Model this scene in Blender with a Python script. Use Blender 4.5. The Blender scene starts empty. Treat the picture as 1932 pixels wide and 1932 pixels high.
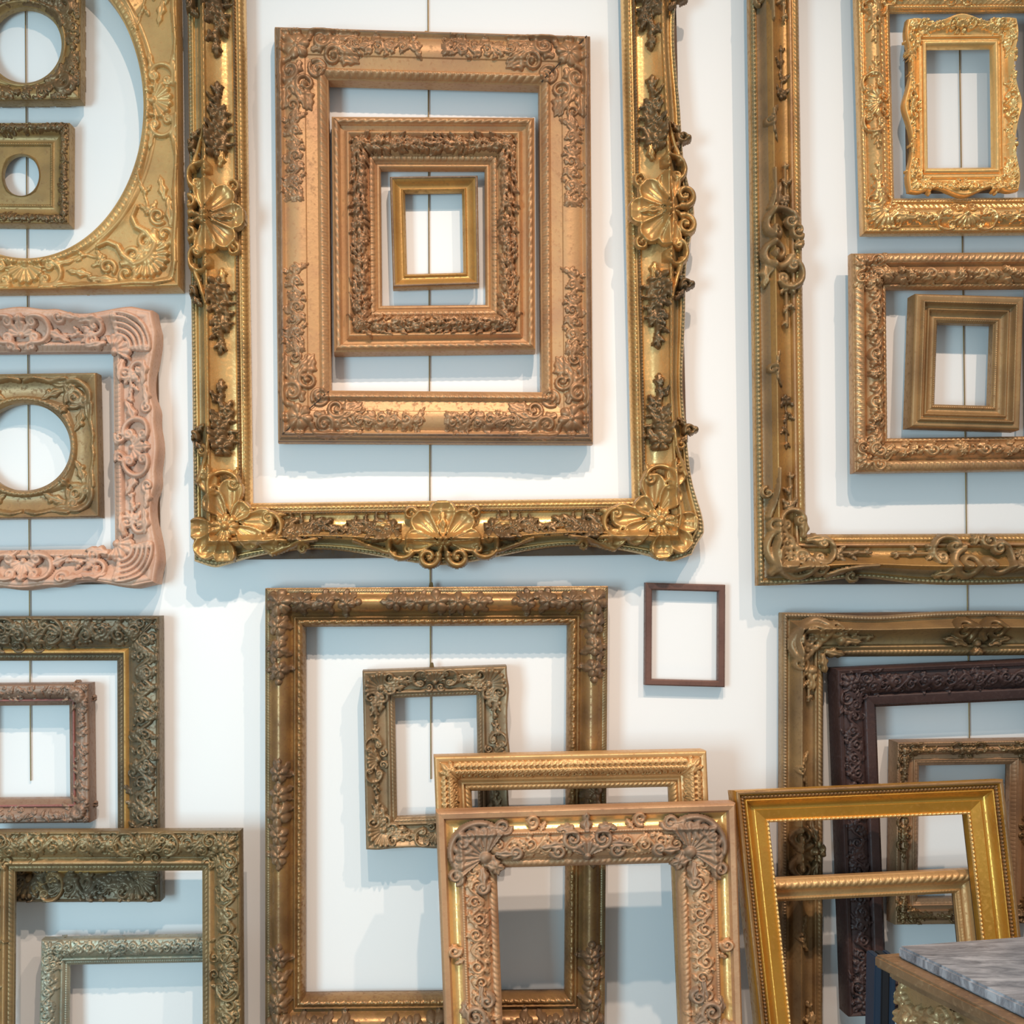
import bpy, math, random
import numpy as np
from math import radians, pi, sin, cos
from mathutils import Vector, Matrix

# ------------------------------------------------------------------ camera, world, lights, exposure
scene = bpy.context.scene
C = scene.collection
FPX, DIST, PX0, PY0, CAMZ, ROLL = 2378.0, 3.2, 800.0, 1120.0, 1.5, radians(-0.5)
RIGHT = np.array([cos(ROLL), 0, sin(ROLL)])
UP = np.array([-sin(ROLL), 0, cos(ROLL)])
cam_d = bpy.data.cameras.new('camera')
cam = bpy.data.objects.new('camera', cam_d)
C.objects.link(cam)
cam_d.sensor_width = 36.0
cam_d.lens = 36.0 * FPX / 1932.0
cam_d.shift_x = (966.0 - PX0) / 1932.0
cam_d.shift_y = (PY0 - 966.0) / 1932.0
cam_d.clip_start = 0.05
cam.matrix_world = Matrix(((RIGHT[0], UP[0], 0, 0), (0, 0, -1, -DIST), (RIGHT[2], UP[2], 0, CAMZ), (0, 0, 0, 1)))
scene.camera = cam

world = bpy.data.worlds.new('world')
scene.world = world
world.use_nodes = True
bg = world.node_tree.nodes['Background']
bg.inputs[0].default_value = (0.80, 0.94, 1.0, 1)
bg.inputs[1].default_value = 0.46


def add_light(name, kind, loc, target, energy, color, **kw):
    d = bpy.data.lights.new(name, kind)
    d.energy = energy
    d.color = color
    for k, v in kw.items():
        setattr(d, k, v)
    o = bpy.data.objects.new(name, d)
    C.objects.link(o)
    o.location = loc
    o.rotation_euler = (Vector(target) - Vector(loc)).to_track_quat('-Z', 'Y').to_euler()
    return o


add_light('overhead_spot', 'SPOT', (0.5, -3.0, 4.9), (-0.25, 0, 0.55), 380, (1.0, 0.77, 0.60),
          spot_size=radians(72), spot_blend=1.0, shadow_soft_size=0.035)
add_light('overhead_spot', 'SPOT', (2.0, -3.0, 4.9), (0.8, 0, 0.5), 270, (1.0, 0.77, 0.60),
          spot_size=radians(72), spot_blend=1.0, shadow_soft_size=0.03)
add_light('overhead_spot', 'SPOT', (-0.2, -3.4, 4.9), (-0.15, 0, 0.2), 310, (1.0, 0.81, 0.66),  # extra narrow spot, added to brighten the lower part of the wall
          spot_size=radians(46), spot_blend=1.0, shadow_soft_size=0.035)
add_light('window_daylight', 'AREA', (-2.5, -4.4, 1.2), (-0.2, 0, 0.9), 128, (0.53, 0.84, 1.0),
          shape='RECTANGLE', size=1.2, size_y=1.8)

scene.view_settings.view_transform = 'Standard'
scene.view_settings.look = 'None'
scene.view_settings.gamma = 1.0
scene.view_settings.use_curve_mapping = False
scene.view_settings.exposure = 0.0


# ------------------------------------------------------------------ pixel helpers
def ray(u, v):
    return (u - PX0) / FPX * RIGHT - (v - PY0) / FPX * UP + np.array([0.0, 1.0, 0.0])


CAM = np.array([0.0, -DIST, CAMZ])


def unproj(u, v, d, zref=0.0, k=0.0):
    """point seen at pixel u,v on the plane whose distance from the wall is d + k*(zref-z)"""
    r = ray(u, v)
    t = (DIST - d - k * (zref - CAMZ)) / (1.0 - k * r[2])
    return CAM + t * r


def on_level(u, v, z):
    r = ray(u, v)
    return CAM + r * ((z - CAMZ) / r[2])


# ------------------------------------------------------------------ materials
def lin(c):
    return tuple(((x / 255.0) / 12.92 if x / 255.0 <= 0.04045 else ((x / 255.0 + 0.055) / 1.055) ** 2.4) for x in c) + (1.0,)


def new_mat(name):
    m = bpy.data.materials.new(name)
    m.use_nodes = True
    nt = m.node_tree
    return m, nt, nt.nodes['Principled BSDF']


def gilt(name, base, worn, bole, metallic=0.55, rough=0.42, wear=0.5, grain=1.0, bump=0.25):
    """old gilding: leaf colour, dull patina patches, red-brown bole rubbed through"""
    m, nt, b = new_mat(name)
    N, Lk = nt.nodes, nt.links

    def soften(c):
        g = 0.35 * c[0] + 0.5 * c[1] + 0.15 * c[2]
        return tuple(min(250, (x + (g - x) * 0.10) * k) for x, k in zip(c, (1.035, 1.005, 1.045)))
    base, worn, bole = soften(base), soften(worn), soften(bole)
    metallic *= 0.75
    tc = N.new('ShaderNodeTexCoord')
    n1 = N.new('ShaderNodeTexNoise'); n1.inputs['Scale'].default_value = 9 * grain; n1.inputs['Detail'].default_value = 6
    n2 = N.new('ShaderNodeTexNoise'); n2.inputs['Scale'].default_value = 110 * grain; n2.inputs['Detail'].default_value = 4
    Lk.new(tc.outputs['Object'], n1.inputs['Vector']); Lk.new(tc.outputs['Object'], n2.inputs['Vector'])
    r1 = N.new('ShaderNodeValToRGB'); r1.color_ramp.elements[0].position = 0.62 - 0.35 * wear; r1.color_ramp.elements[1].position = 0.80 - 0.2 * wear
    r2 = N.new('ShaderNodeValToRGB'); r2.color_ramp.elements[0].position = 0.52; r2.color_ramp.elements[1].position = 0.70
    Lk.new(n1.outputs['Fac'], r1.inputs['Fac']); Lk.new(n2.outputs['Fac'], r2.inputs['Fac'])
    mx1 = N.new('ShaderNodeMix'); mx1.data_type = 'RGBA'
    mx1.inputs['A'].default_value = lin(base); mx1.inputs['B'].default_value = lin(worn)
    Lk.new(r1.outputs['Color'], mx1.inputs['Factor'])
    mx2 = N.new('ShaderNodeMix'); mx2.data_type = 'RGBA'; mx2.inputs['B'].default_value = lin(bole)
    sc_ = N.new('ShaderNodeMath'); sc_.operation = 'MULTIPLY'; sc_.inputs[1].default_value = 0.12 + 0.42 * wear
    Lk.new(r2.outputs['Color'], sc_.inputs[0]); Lk.new(sc_.outputs[0], mx2.inputs['Factor'])
    Lk.new(mx1.outputs['Result'], mx2.inputs['A']); Lk.new(mx2.outputs['Result'], b.inputs['Base Color'])
    b.inputs['Metallic'].default_value = metallic
    rr = N.new('ShaderNodeMapRange'); rr.inputs['To Min'].default_value = rough; rr.inputs['To Max'].default_value = min(1, rough + 0.3)
    Lk.new(r2.outputs['Color'], rr.inputs['Value']); Lk.new(rr.outputs['Result'], b.inputs['Roughness'])
    bp = N.new('ShaderNodeBump'); bp.inputs['Strength'].default_value = bump; bp.inputs['Distance'].default_value = 0.002
    Lk.new(n2.outputs['Fac'], bp.inputs['Height']); Lk.new(bp.outputs['Normal'], b.inputs['Normal'])
    return m


def plain(name, col, rough=0.5, metallic=0.0):
    m, nt, b = new_mat(name)
    b.inputs['Base Color'].default_value = lin(col)
    b.inputs['Roughness'].default_value = rough
    b.inputs['Metallic'].default_value = metallic
    return m


def wall_material():
    m, nt, b = new_mat('white_plaster')
    N, Lk = nt.nodes, nt.links
    tc = N.new('ShaderNodeTexCoord')
    n = N.new('ShaderNodeTexNoise'); n.inputs['Scale'].default_value = 1.3; n.inputs['Detail'].default_value = 3
    n2 = N.new('ShaderNodeTexNoise'); n2.inputs['Scale'].default_value = 160
    Lk.new(tc.outputs['Object'], n.inputs['Vector']); Lk.new(tc.outputs['Object'], n2.inputs['Vector'])
    mx = N.new('ShaderNodeMix'); mx.data_type = 'RGBA'
    mx.inputs['A'].default_value = (0.84, 0.835, 0.825, 1); mx.inputs['B'].default_value = (0.87, 0.865, 0.855, 1)
    Lk.new(n.outputs['Fac'], mx.inputs['Factor']); Lk.new(mx.outputs['Result'], b.inputs['Base Color'])
    bp = N.new('ShaderNodeBump'); bp.inputs['Strength'].default_value = 0.04; bp.inputs['Distance'].default_value = 0.002
    Lk.new(n2.outputs['Fac'], bp.inputs['Height']); Lk.new(bp.outputs['Normal'], b.inputs['Normal'])
    b.inputs['Roughness'].default_value = 0.7
    return m


def wood_floor_material():
    m, nt, b = new_mat('oak_boards')
    N, Lk = nt.nodes, nt.links
    tc = N.new('ShaderNodeTexCoord'); mp = N.new('ShaderNodeMapping'); mp.inputs['Scale'].default_value = (1.2, 9, 1)
    n = N.new('ShaderNodeTexNoise'); n.inputs['Scale'].default_value = 4; n.inputs['Detail'].default_value = 8
    Lk.new(tc.outputs['Object'], mp.inputs['Vector']); Lk.new(mp.outputs['Vector'], n.inputs['Vector'])
    mx = N.new('ShaderNodeMix'); mx.data_type = 'RGBA'
    mx.inputs['A'].default_value = lin((96, 84, 72)); mx.inputs['B'].default_value = lin((146, 130, 112))
    Lk.new(n.outputs['Fac'], mx.inputs['Factor']); Lk.new(mx.outputs['Result'], b.inputs['Base Color'])
    b.inputs['Roughness'].default_value = 0.5
    return m


def marble_material():
    m, nt, b = new_mat('grey_marble')
    N, Lk = nt.nodes, nt.links
    tc = N.new('ShaderNodeTexCoord'); mp = N.new('ShaderNodeMapping'); mp.inputs['Scale'].default_value = (2.2, 9, 4)
    mp.inputs['Rotation'].default_value = (0, 0, 0.12)
    n = N.new('ShaderNodeTexNoise'); n.inputs['Scale'].default_value = 3.2; n.inputs['Detail'].default_value = 10
    n.inputs['Roughness'].default_value = 0.68; n.inputs['Distortion'].default_value = 1.2
    Lk.new(tc.outputs['Object'], mp.inputs['Vector']); Lk.new(mp.outputs['Vector'], n.inputs['Vector'])
    r = N.new('ShaderNodeValToRGB')
    e = r.color_ramp.elements
    e[0].position = 0.33; e[0].color = lin((84, 86, 92)); e[1].position = 0.66; e[1].color = lin((178, 179, 184))
    x = e.new(0.48); x.color = lin((134, 135, 141))
    Lk.new(n.outputs['Fac'], r.inputs['Fac']); Lk.new(r.outputs['Color'], b.inputs['Base Color'])
    b.inputs['Roughness'].default_value = 0.18
    return m


# ------------------------------------------------------------------ mesh helpers
def mesh_from_arrays(name, V, Q, smooth=True, sharp=None):
    me = bpy.data.meshes.new(name)
    V = np.ascontiguousarray(V, dtype=np.float32); Q = np.ascontiguousarray(Q, dtype=np.int32)
    nf, k = Q.shape
    me.vertices.add(len(V)); me.vertices.foreach_set('co', V.ravel())
    me.loops.add(nf * k); me.loops.foreach_set('vertex_index', Q.ravel())
    me.polygons.add(nf)
    me.polygons.foreach_set('loop_start', np.arange(0, nf * k, k, dtype=np.int32))
    me.polygons.foreach_set('use_smooth', np.full(nf, smooth, dtype=bool))
    me.update(calc_edges=True)
    me.validate()
    if sharp:
        me.set_sharp_from_angle(angle=radians(sharp))
    return me


def grid_quads(n, m, close_m=False, close_n=False, flip=False):
    i = np.arange(n if close_n else n - 1); j = np.arange(m if close_m else m - 1)
    I, J = np.meshgrid(i, j, indexing='ij')
    I2, J2 = (I + 1) % n, (J + 1) % m
    q = np.stack([I * m + J, I2 * m + J, I2 * m + J2, I * m + J2], -1).reshape(-1, 4)
    return q[:, ::-1] if flip else q


def link(name, me, mat, parent=None):
    o = bpy.data.objects.new(name, me)
    C.objects.link(o)
    if mat: me.materials.append(mat)
    if parent: o.parent = parent
    return o


def tag(o, label, cat, group=None):
    o['label'] = label; o['category'] = cat
    if group: o['group'] = group
    return o


def box_mesh(name, corners8, bevel=0.0):
    """corners8: bottom 4 then top 4, counter-clockwise"""
    import bmesh
    bm = bmesh.new()
    vs = [bm.verts.new(tuple(c)) for c in corners8]
    for f in ((3, 2, 1, 0), (4, 5, 6, 7), (0, 1, 5, 4), (1, 2, 6, 5), (2, 3, 7, 6), (3, 0, 4, 7)):
        bm.faces.new([vs[i] for i in f])
    if bevel:
        bmesh.ops.bevel(bm, geom=list(bm.edges), offset=bevel, segments=2, affect='EDGES')
    bmesh.ops.recalc_face_normals(bm, faces=bm.faces)
    me = bpy.data.meshes.new(name); bm.to_mesh(me); bm.free()
    return me


# ------------------------------------------------------------------ carved relief: a height raster with stamps
class Relief:
    def __init__(s, a0, b0, a1, b1, res=1.8):
        s.res = res
        na, nb = max(3, int((a1 - a0) / res) + 1), max(3, int((b1 - b0) / res) + 1)
        s.a = np.linspace(a0, a1, na); s.b = np.linspace(b0, b1, nb)
        s.A, s.B = np.meshgrid(s.a, s.b, indexing='ij')
        s.h = np.zeros((na, nb))

    def win(s, cx, cy, r):
        i0, i1 = np.searchsorted(s.a, [cx - r, cx + r]); j0, j1 = np.searchsorted(s.b, [cy - r, cy + r])
        if i1 <= i0 or j1 <= j0: return None
        return (slice(i0, i1), slice(j0, j1))

    def put(s, w, hh):
        np.maximum(s.h[w], hh, out=s.h[w])

    def berry(s, cx, cy, r, h=None):
        h = r if h is None else h
        w = s.win(cx, cy, r)
        if w is None: return
        q = ((s.A[w] - cx) ** 2 + (s.B[w] - cy) ** 2) / r ** 2
        s.put(w, h * np.sqrt(np.maximum(0, 1 - q)))

    def leaf(s, cx, cy, ang, L, wd, h, bend=0.0, lobes=2.5, dish=False):
        w = s.win(cx, cy, L * 1.35 + wd)
        if w is None: return
        c, n = cos(ang), sin(ang)
        dx, dy = s.A[w] - cx, s.B[w] - cy
        u = (dx * c + dy * n) / L
        v = -dx * n + dy * c - bend * L * u * u
        ok = (u > 0.0) & (u < 1.0)
        uc = np.clip(u, 1e-4, 1 - 1e-4)
        wu = wd * np.sin(pi * uc ** 0.75) ** 0.7 * (1 + (0.28 * np.cos(2 * pi * lobes * uc) if lobes else 0)) + 1e-4
        q = np.abs(v / wu)
        if dish:
            hh = h * (0.35 + 0.65 * np.clip(q, 0, 1) ** 2) * np.clip((1 - q) * 7, 0, 1) ** 0.6 * (0.75 + 0.25 * np.sin(pi * uc))
        else:
            hh = h * np.sqrt(np.maximum(0, 1 - q * q)) * (0.55 + 0.45 * np.sin(pi * uc)) * (1 - 0.4 * np.exp(-(q / 0.2) ** 2))
        s.put(w, np.where(ok & (q < 1), hh, 0))

    def petal(s, cx, cy, ang, L, wd, h, bend=0.0):
        """broad rounded dished lobe with a raised rim and a low midrib"""
        w = s.win(cx, cy, L * 1.1 + wd)
        if w is None: return
        c, n = cos(ang), sin(ang)
        dx, dy = s.A[w] - cx, s.B[w] - cy
        u = (dx * c + dy * n) / L
        v = -dx * n + dy * c - bend * L * u * u
        uc = np.clip(u, 1e-4, 1 - 1e-4)
        wu = wd * np.sin(pi * uc ** 1.8) ** 0.55 + 1e-4
        q = np.abs(v / wu)
        e = np.maximum(q, np.clip((uc - 0.55) / 0.45, 0, 1))
        hh = h * (0.30 + 0.70 * e ** 2.5 + 0.22 * np.exp(-(q / 0.14) ** 2) * (1 - uc)) * np.clip((1 - np.clip(q, 0, 1)) * 6, 0, 1) ** 0.5 * np.clip((1 - uc) * 14, 0, 1) ** 0.5
        s.put(w, np.where((u > 0) & (u < 1) & (q < 1), hh, 0))

    def scroll(s, cx, cy, R, ang, hand=1, turns=1.5, wd=None, h=5.0):
        w = s.win(cx, cy, R * 1.3)
        if w is None: return
        wd = R * 0.26 if wd is None else wd
        dx, dy = s.A[w] - cx, s.B[w] - cy
        r = np.hypot(dx, dy)
        th = np.mod(hand * (np.arctan2(dy, dx) - ang), 2 * pi)
        T = 2 * pi * turns
        hh = np.zeros_like(r)
        for k in range(int(turns) + 1):
            t = th + 2 * pi * k
            f = np.clip(t / T, 0, 1)
            rk = R * (1 - 0.82 * f)
            wk = wd * (1 - 0.45 * f)
            d = np.abs(r - rk) / wk
            hh = np.maximum(hh, np.where(t < T, h * (0.75 + 0.25 * f) * np.sqrt(np.maximum(0, 1 - d * d)), 0))
        s.put(w, hh)
        s.berry(cx, cy, R * 0.24, h)

    def ridge(s, pts, w0, w1, h):
        pts = np.asarray(pts, float)
        n = len(pts) - 1
        for i in range(n):
            p, q = pts[i], pts[i + 1]
            wd = w0 + (w1 - w0) * (i + 0.5) / n
            c = (p + q) / 2; L = np.hypot(*(q - p))
            w = s.win(c[0], c[1], L / 2 + wd)
            if w is None: continue
            dx, dy = s.A[w] - p[0], s.B[w] - p[1]
            e = (q - p) / max(L, 1e-6)
            t = np.clip(dx * e[0] + dy * e[1], 0, L)
            d = np.hypot(dx - t * e[0], dy - t * e[1]) / wd
            s.put(w, h * np.sqrt(np.maximum(0, 1 - d * d)))

    def flower(s, cx, cy, R, n=5, h=5.0, rot=0.0):
        w = s.win(cx, cy, R)
        if w is None: return
        dx, dy = s.A[w] - cx, s.B[w] - cy
        r = np.hypot(dx, dy) / R; th = np.arctan2(dy, dx) + rot
        pet = np.abs(np.cos(n * th / 2))
        edge = 0.62 + 0.38 * pet ** 0.7
        q = r / edge
        hh = h * np.where(q < 1, (0.35 + 0.65 * pet ** 0.6) * np.sqrt(np.maximum(0, 1 - (q - 0.55) ** 2 / 0.30)), 0)
        s.put(w, hh)
        s.berry(cx, cy, R * 0.28, h * 1.1)

    def shell(s, cx, cy, R, ang, spread=2.6, n=7, h=8.0):
        w = s.win(cx, cy, R * 1.1)
        if w is None: return
        dx, dy = s.A[w] - cx, s.B[w] - cy
        r = np.hypot(dx, dy) / R
        th = np.mod(np.arctan2(dy, dx) - ang + pi, 2 * pi) - pi
        f = th / spread
        rib = np.abs(np.cos(pi * n * (f + 0.5) + (pi / 2 if n % 2 == 0 else 0)))
        edge = 0.86 + 0.14 * rib
        q = r / edge
        ok = (np.abs(f) < 0.5) & (q < 1)
        hh = h * (0.35 + 0.65 * q) * (0.45 + 0.55 * rib) * np.clip((1 - q) * 8, 0, 1) ** 0.5
        s.put(w, np.where(ok, hh, 0))
        s.berry(cx, cy, R * 0.2, h * 0.9)

    def cscroll(s, cx, cy, R, a0, a1, h, wd=None, curl=0.38):
        """C-shaped scroll from angle a0 to a1 with curled ends"""
        wd = R * 0.16 if wd is None else wd
        t = np.linspace(a0, a1, 18)
        s.ridge(np.stack([cx + R * np.cos(t), cy + R * np.sin(t)], 1), wd, wd, h)
        hand = 1 if a1 > a0 else -1
        for a, sg in ((a0, -1), (a1, 1)):
            rr = R * (1 - curl)
            s.scroll(cx + rr * cos(a), cy + rr * sin(a), R * curl, a, hand * sg, 1.3, wd, h)

    # ---- composite motifs
    def spray(s, x, y, ang, L, size, h, seed=0, n=None):
        """tapering spray of flowers and small leaves along a stem"""
        rnd = random.Random(seed)
        n = n or max(3, int(L / (size * 0.85)))
        c, d = cos(ang), sin(ang)
        s.ridge([(x, y), (x + L * c, y + L * d)], size * 0.16, size * 0.08, h * 0.5)
        for i in range(n):
            f = i / max(1, n - 1)
            sz = size * (1 - 0.62 * f)
            px, py = x + L * f * c, y + L * f * d
            off = rnd.uniform(-0.22, 0.22) * size
            px += -d * off; py += c * off
            for sg in (-1, 1):
                s.leaf(px, py, ang + sg * rnd.uniform(0.7, 1.25), sz * rnd.uniform(0.8, 1.1), sz * 0.24, h * 0.75, bend=-sg * 0.25)
            if i % 2 == 0 or f < 0.3:
                s.flower(px, py, sz * 0.48, 5, h * (1 - 0.3 * f), rnd.uniform(0, 6))
            else:
                for _ in range(3):
                    s.berry(px + rnd.uniform(-.3, .3) * sz, py + rnd.uniform(-.3, .3) * sz, sz * 0.2, h * 0.9)
        s.leaf(x + L * c * 0.93, y + L * d * 0.93, ang, size * 0.7, size * 0.16, h * 0.7)

    def vine(s, a0, a1, bm, amp, P, h, seed=0, leafw=0.22, berries=True):
        """running scroll of acanthus: wave stem, a curl in every bend, leaves off the stem"""
        rnd = random.Random(seed)
        n = max(2, int(round((a1 - a0) / (P / 2))))
        st = (a1 - a0) / n
        t = np.linspace(a0, a1, n * 8 + 1)
        s.ridge(np.stack([t, bm + amp * 0.62 * np.sin(pi * (t - a0) / st)], 1), amp * 0.15, amp * 0.15, h * 0.65)
        for i in range(n):
            sg = 1 if i % 2 == 0 else -1
            cx = a0 + (i + 0.5) * st
            s.scroll(cx, bm - sg * amp * 0.18, min(st, amp * 1.5) * rnd.uniform(0.36, 0.44), sg * pi * 0.6, rnd.choice((-1, 1)), 1.4, None, h * rnd.uniform(0.8, 1.0))
            for q in range(4):
                aa = rnd.uniform(0, 2 * pi)
                s.leaf(cx + rnd.uniform(-.45, .45) * st, bm + sg * amp * rnd.uniform(0.1, 0.75), aa, amp * rnd.uniform(0.6, 0.95), amp * leafw, h * rnd.uniform(0.65, 0.95), rnd.uniform(-.4, .4))
            s.leaf(cx - st * 0.3, bm - sg * amp * 0.75, rnd.uniform(-.5, .5), amp * 0.8, amp * leafw, h * 0.7, rnd.uniform(-.3, .3))
            if berries:
                for _ in range(2):
                    s.berry(cx + rnd.uniform(-.5, .5) * st, bm + rnd.uniform(-.9, .9) * amp, amp * 0.13, h * 0.7)

    def foliage(s, a0, b0, a1, b1, size, h, seed=0, dens=1.0):
        """dense all-over carving of overlapping leaves, curls and flowers"""
        rnd = random.Random(seed)
        n = int(dens * (a1 - a0) * (b1 - b0) / (size * size) * 1.5)
        for i in range(n):
            x, y = rnd.uniform(a0, a1), rnd.uniform(b0, b1)
            k = rnd.random()
            hh = h * rnd.uniform(0.55, 1.0)
            if k < 0.55: s.leaf(x, y, rnd.uniform(0, 6.28), size * rnd.uniform(0.8, 1.3), size * rnd.uniform(0.2, 0.32), hh, rnd.uniform(-.5, .5))
            elif k < 0.8: s.scroll(x, y, size * rnd.uniform(0.35, 0.5), rnd.uniform(0, 6.28), rnd.choice((-1, 1)), 1.4, None, hh)
            elif k < 0.92: s.flower(x, y, size * rnd.uniform(0.35, 0.5), 5, hh, rnd.uniform(0, 6))
            else: s.berry(x, y, size * 0.2, hh)

    def sym_diag(s):
        n = min(s.h.shape)
        s.h[:n, :n] = np.maximum(s.h[:n, :n], s.h[:n, :n].T)

    def sym_a(s):
        s.h = np.maximum(s.h, s.h[::-1])


# ------------------------------------------------------------------ picture frames
SIDES = ('bottom', 'right', 'top', 'left')


def prof(*pts, n=7):
    """(t, z[, bulge]) -> dense profile; bulge = sagitta of the segment that ends here"""
    T, Z = [pts[0][0]], [pts[0][1]]
    for p in pts[1:]:
        t0, z0 = T[-1], Z[-1]
        bl = p[2] if len(p) > 2 else 0
        if bl:
            for i in range(1, n + 1):
                f = i / n
                T.append(t0 + (p[0] - t0) * f); Z.append(z0 + (p[1] - z0) * f + bl * 4 * f * (1 - f))
        else:
            T.append(p[0]); Z.append(p[1])
    return np.array(T), np.array(Z)


ALL = []


class Frame:
    def __init__(s, name, label, quad, rails, lip, profile, mat, gap=14, lean=None, wave=None, backmat=None, cat='picture frame', off=0.0):
        """quad: TL,TR,BR,BL pixels of the outer edge at the front lip; rails l,r,t,b px;
        lip: px from front lip to the back; gap: px from wall to back; lean=(depth_top_m, k)"""
        s.name = name
        TLp, TRp, BRp, BLp = quad
        if lean:
            dtop, k = lean
            zr = unproj(*TLp, dtop)[2]
            s.m = (DIST - dtop - 0.1) / FPX
            s.TL, s.TR, s.BR, s.BL = [unproj(*p, dtop, zr, k) for p in quad]
            nz = k / math.hypot(1, k)
            zb = lip * s.m * nz + 0.002
            for a, b in (('TL', 'BL'), ('TR', 'BR')):
                P, Q = getattr(s, a), getattr(s, b)
                f = (zb - P[2]) / (Q[2] - P[2])
                setattr(s, b, P + (Q - P) * f)
        else:
            d = (gap + lip) / 743.0 + off
            s.m = (DIST - d) / FPX
            s.TL, s.TR, s.BR, s.BL = [unproj(*p, d) for p in quad]
        s.W = (np.linalg.norm(s.TR - s.TL) + np.linalg.norm(s.BR - s.BL)) / 2 / s.m
        s.H = (np.linalg.norm(s.TL - s.BL) + np.linalg.norm(s.TR - s.BR)) / 2 / s.m
        n = np.cross(s.TR - s.BL, s.TL - s.BR); n /= np.linalg.norm(n)
        if n[1] > 0: n = -n
        s.n = n
        s.l, s.r, s.t, s.b = rails
        s.lip = lip
        s.pt, s.pz = profile
        s.mat = mat
        s.railobj = {}
        s.base_pt = (s.BL + s.BR) / 2 - n * lip * s.m * 0.5
        s.root = bpy.data.objects.new(name, None)
        s.root.empty_display_size = 0.05
        C.objects.link(s.root)
        s.root.location = tuple(s.base_pt)
        tag(s.root, label, cat)
        s.wave = wave or {}
        s.backmat = backmat or WOODBACK
        ALL.append(s)

    def loc(s, x, y, z):
        u = (x / s.W)[..., None]; v = (y / s.H)[..., None]
        P = (1 - u) * (1 - v) * s.BL + u * (1 - v) * s.BR + u * v * s.TR + (1 - u) * v * s.TL + s.n * (z * s.m)[..., None]
        return P - s.base_pt

    def tval(s, x, y):
        return np.minimum(np.minimum(x / s.l, (s.W - x) / s.r), np.minimum((s.H - y) / s.t, y / s.b))

    def base(s, x, y):
        return np.interp(s.tval(x, y), s.pt, s.pz)

    def visible(s, x, y):
        """is a local point near the picture"""
        P = s.loc(np.array([x]), np.array([y]), np.array([0.0]))[0] + s.base_pt - CAM
        u = PX0 + FPX * (P @ RIGHT) / P[1]; v = PY0 - FPX * (P @ UP) / P[1]
        return -170 < u < 2100 and -170 < v < 2100

    def side(s, k, a, t):
        """along-coordinate a (px from the side's middle), t across 0 outer..1 inner -> x,y"""
        if k == 'top': return s.W / 2 + a, s.H - t * s.t
        if k == 'bottom': return s.W / 2 + a, t * s.b
        if k == 'left': return t * s.l, s.H / 2 + a
        return s.W - t * s.r, s.H / 2 + a

    def slen(s, k):
        return s.W if k in ('top', 'bottom') else s.H

    def swid(s, k):
        return {'top': s.t, 'bottom': s.b, 'left': s.l, 'right': s.r}[k]

    def ends(s, k, t):
        """range of a at mitred t"""
        if k in ('top', 'bottom'): return t * s.l - s.W / 2, s.W / 2 - t * s.r
        return t * s.b - s.H / 2, s.H / 2 - t * s.t

    def flip(s, k):
        return k in ('top', 'left')

    def wfun(s, k, a, T):
        lo, hi = s.ends(k, T)
        return s.wave[k](a) * np.clip(np.minimum(a - lo[None, :], hi[None, :] - a) / 40.0, 0, 1)

    def rails(s, step=None):
        """four mitred rails, each a mesh, plus the wooden back box behind the lip"""
        pt, pz = s.pt, s.pz
        zb = -s.lip
        T = np.concatenate([[0.0], pt, [1.0]]); Z = np.concatenate([[min(pz[0], 0) - s.lip * 0.35], pz, [zb]])
        wgt = np.concatenate([[1.0], np.clip(1 - pt / 0.55, 0, 1), [0.0]])
        for k in SIDES:
            ds = step or (5.0 if k in s.wave else 1e9)
            n = max(2, int(s.slen(k) / ds))
            f = np.linspace(0, 1, n)
            lo, hi = s.ends(k, T)
            a = lo[None, :] + (hi - lo)[None, :] * f[:, None]
            t = np.broadcast_to(T[None, :], a.shape).copy()
            if k in s.wave: t = t - s.wfun(k, a, T) * wgt[None, :] / s.swid(k)
            x, y = s.side(k, a, t)
            V = s.loc(x, y, np.broadcast_to(Z[None, :], a.shape))
            me = mesh_from_arrays('rail', V.reshape(-1, 3), grid_quads(n, len(T), flip=s.flip(k)), True, 38)
            s.railobj[k] = link('rail', me, s.mat, s.root)
            # back box
            Tb = np.array([0.02, 0.02, 0.98, 0.98]); Zb = np.array([zb, min(pz[0], 0) - s.lip * 0.3, min(pz[0], 0) - s.lip * 0.3, zb])
            Zb = np.minimum(Zb, np.interp(Tb, pt, pz) - 1)
            lo, hi = s.ends(k, Tb)
            a = np.stack([lo, hi]); x, y = s.side(k, a, np.stack([Tb, Tb]))
            V = s.loc(x, y, np.stack([Zb, Zb]))
            link('back_rail', mesh_from_arrays('back_rail', V.reshape(-1, 3), grid_quads(2, 4, close_m=True, flip=s.flip(k)), False), s.backmat, s.railobj[k])

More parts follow.
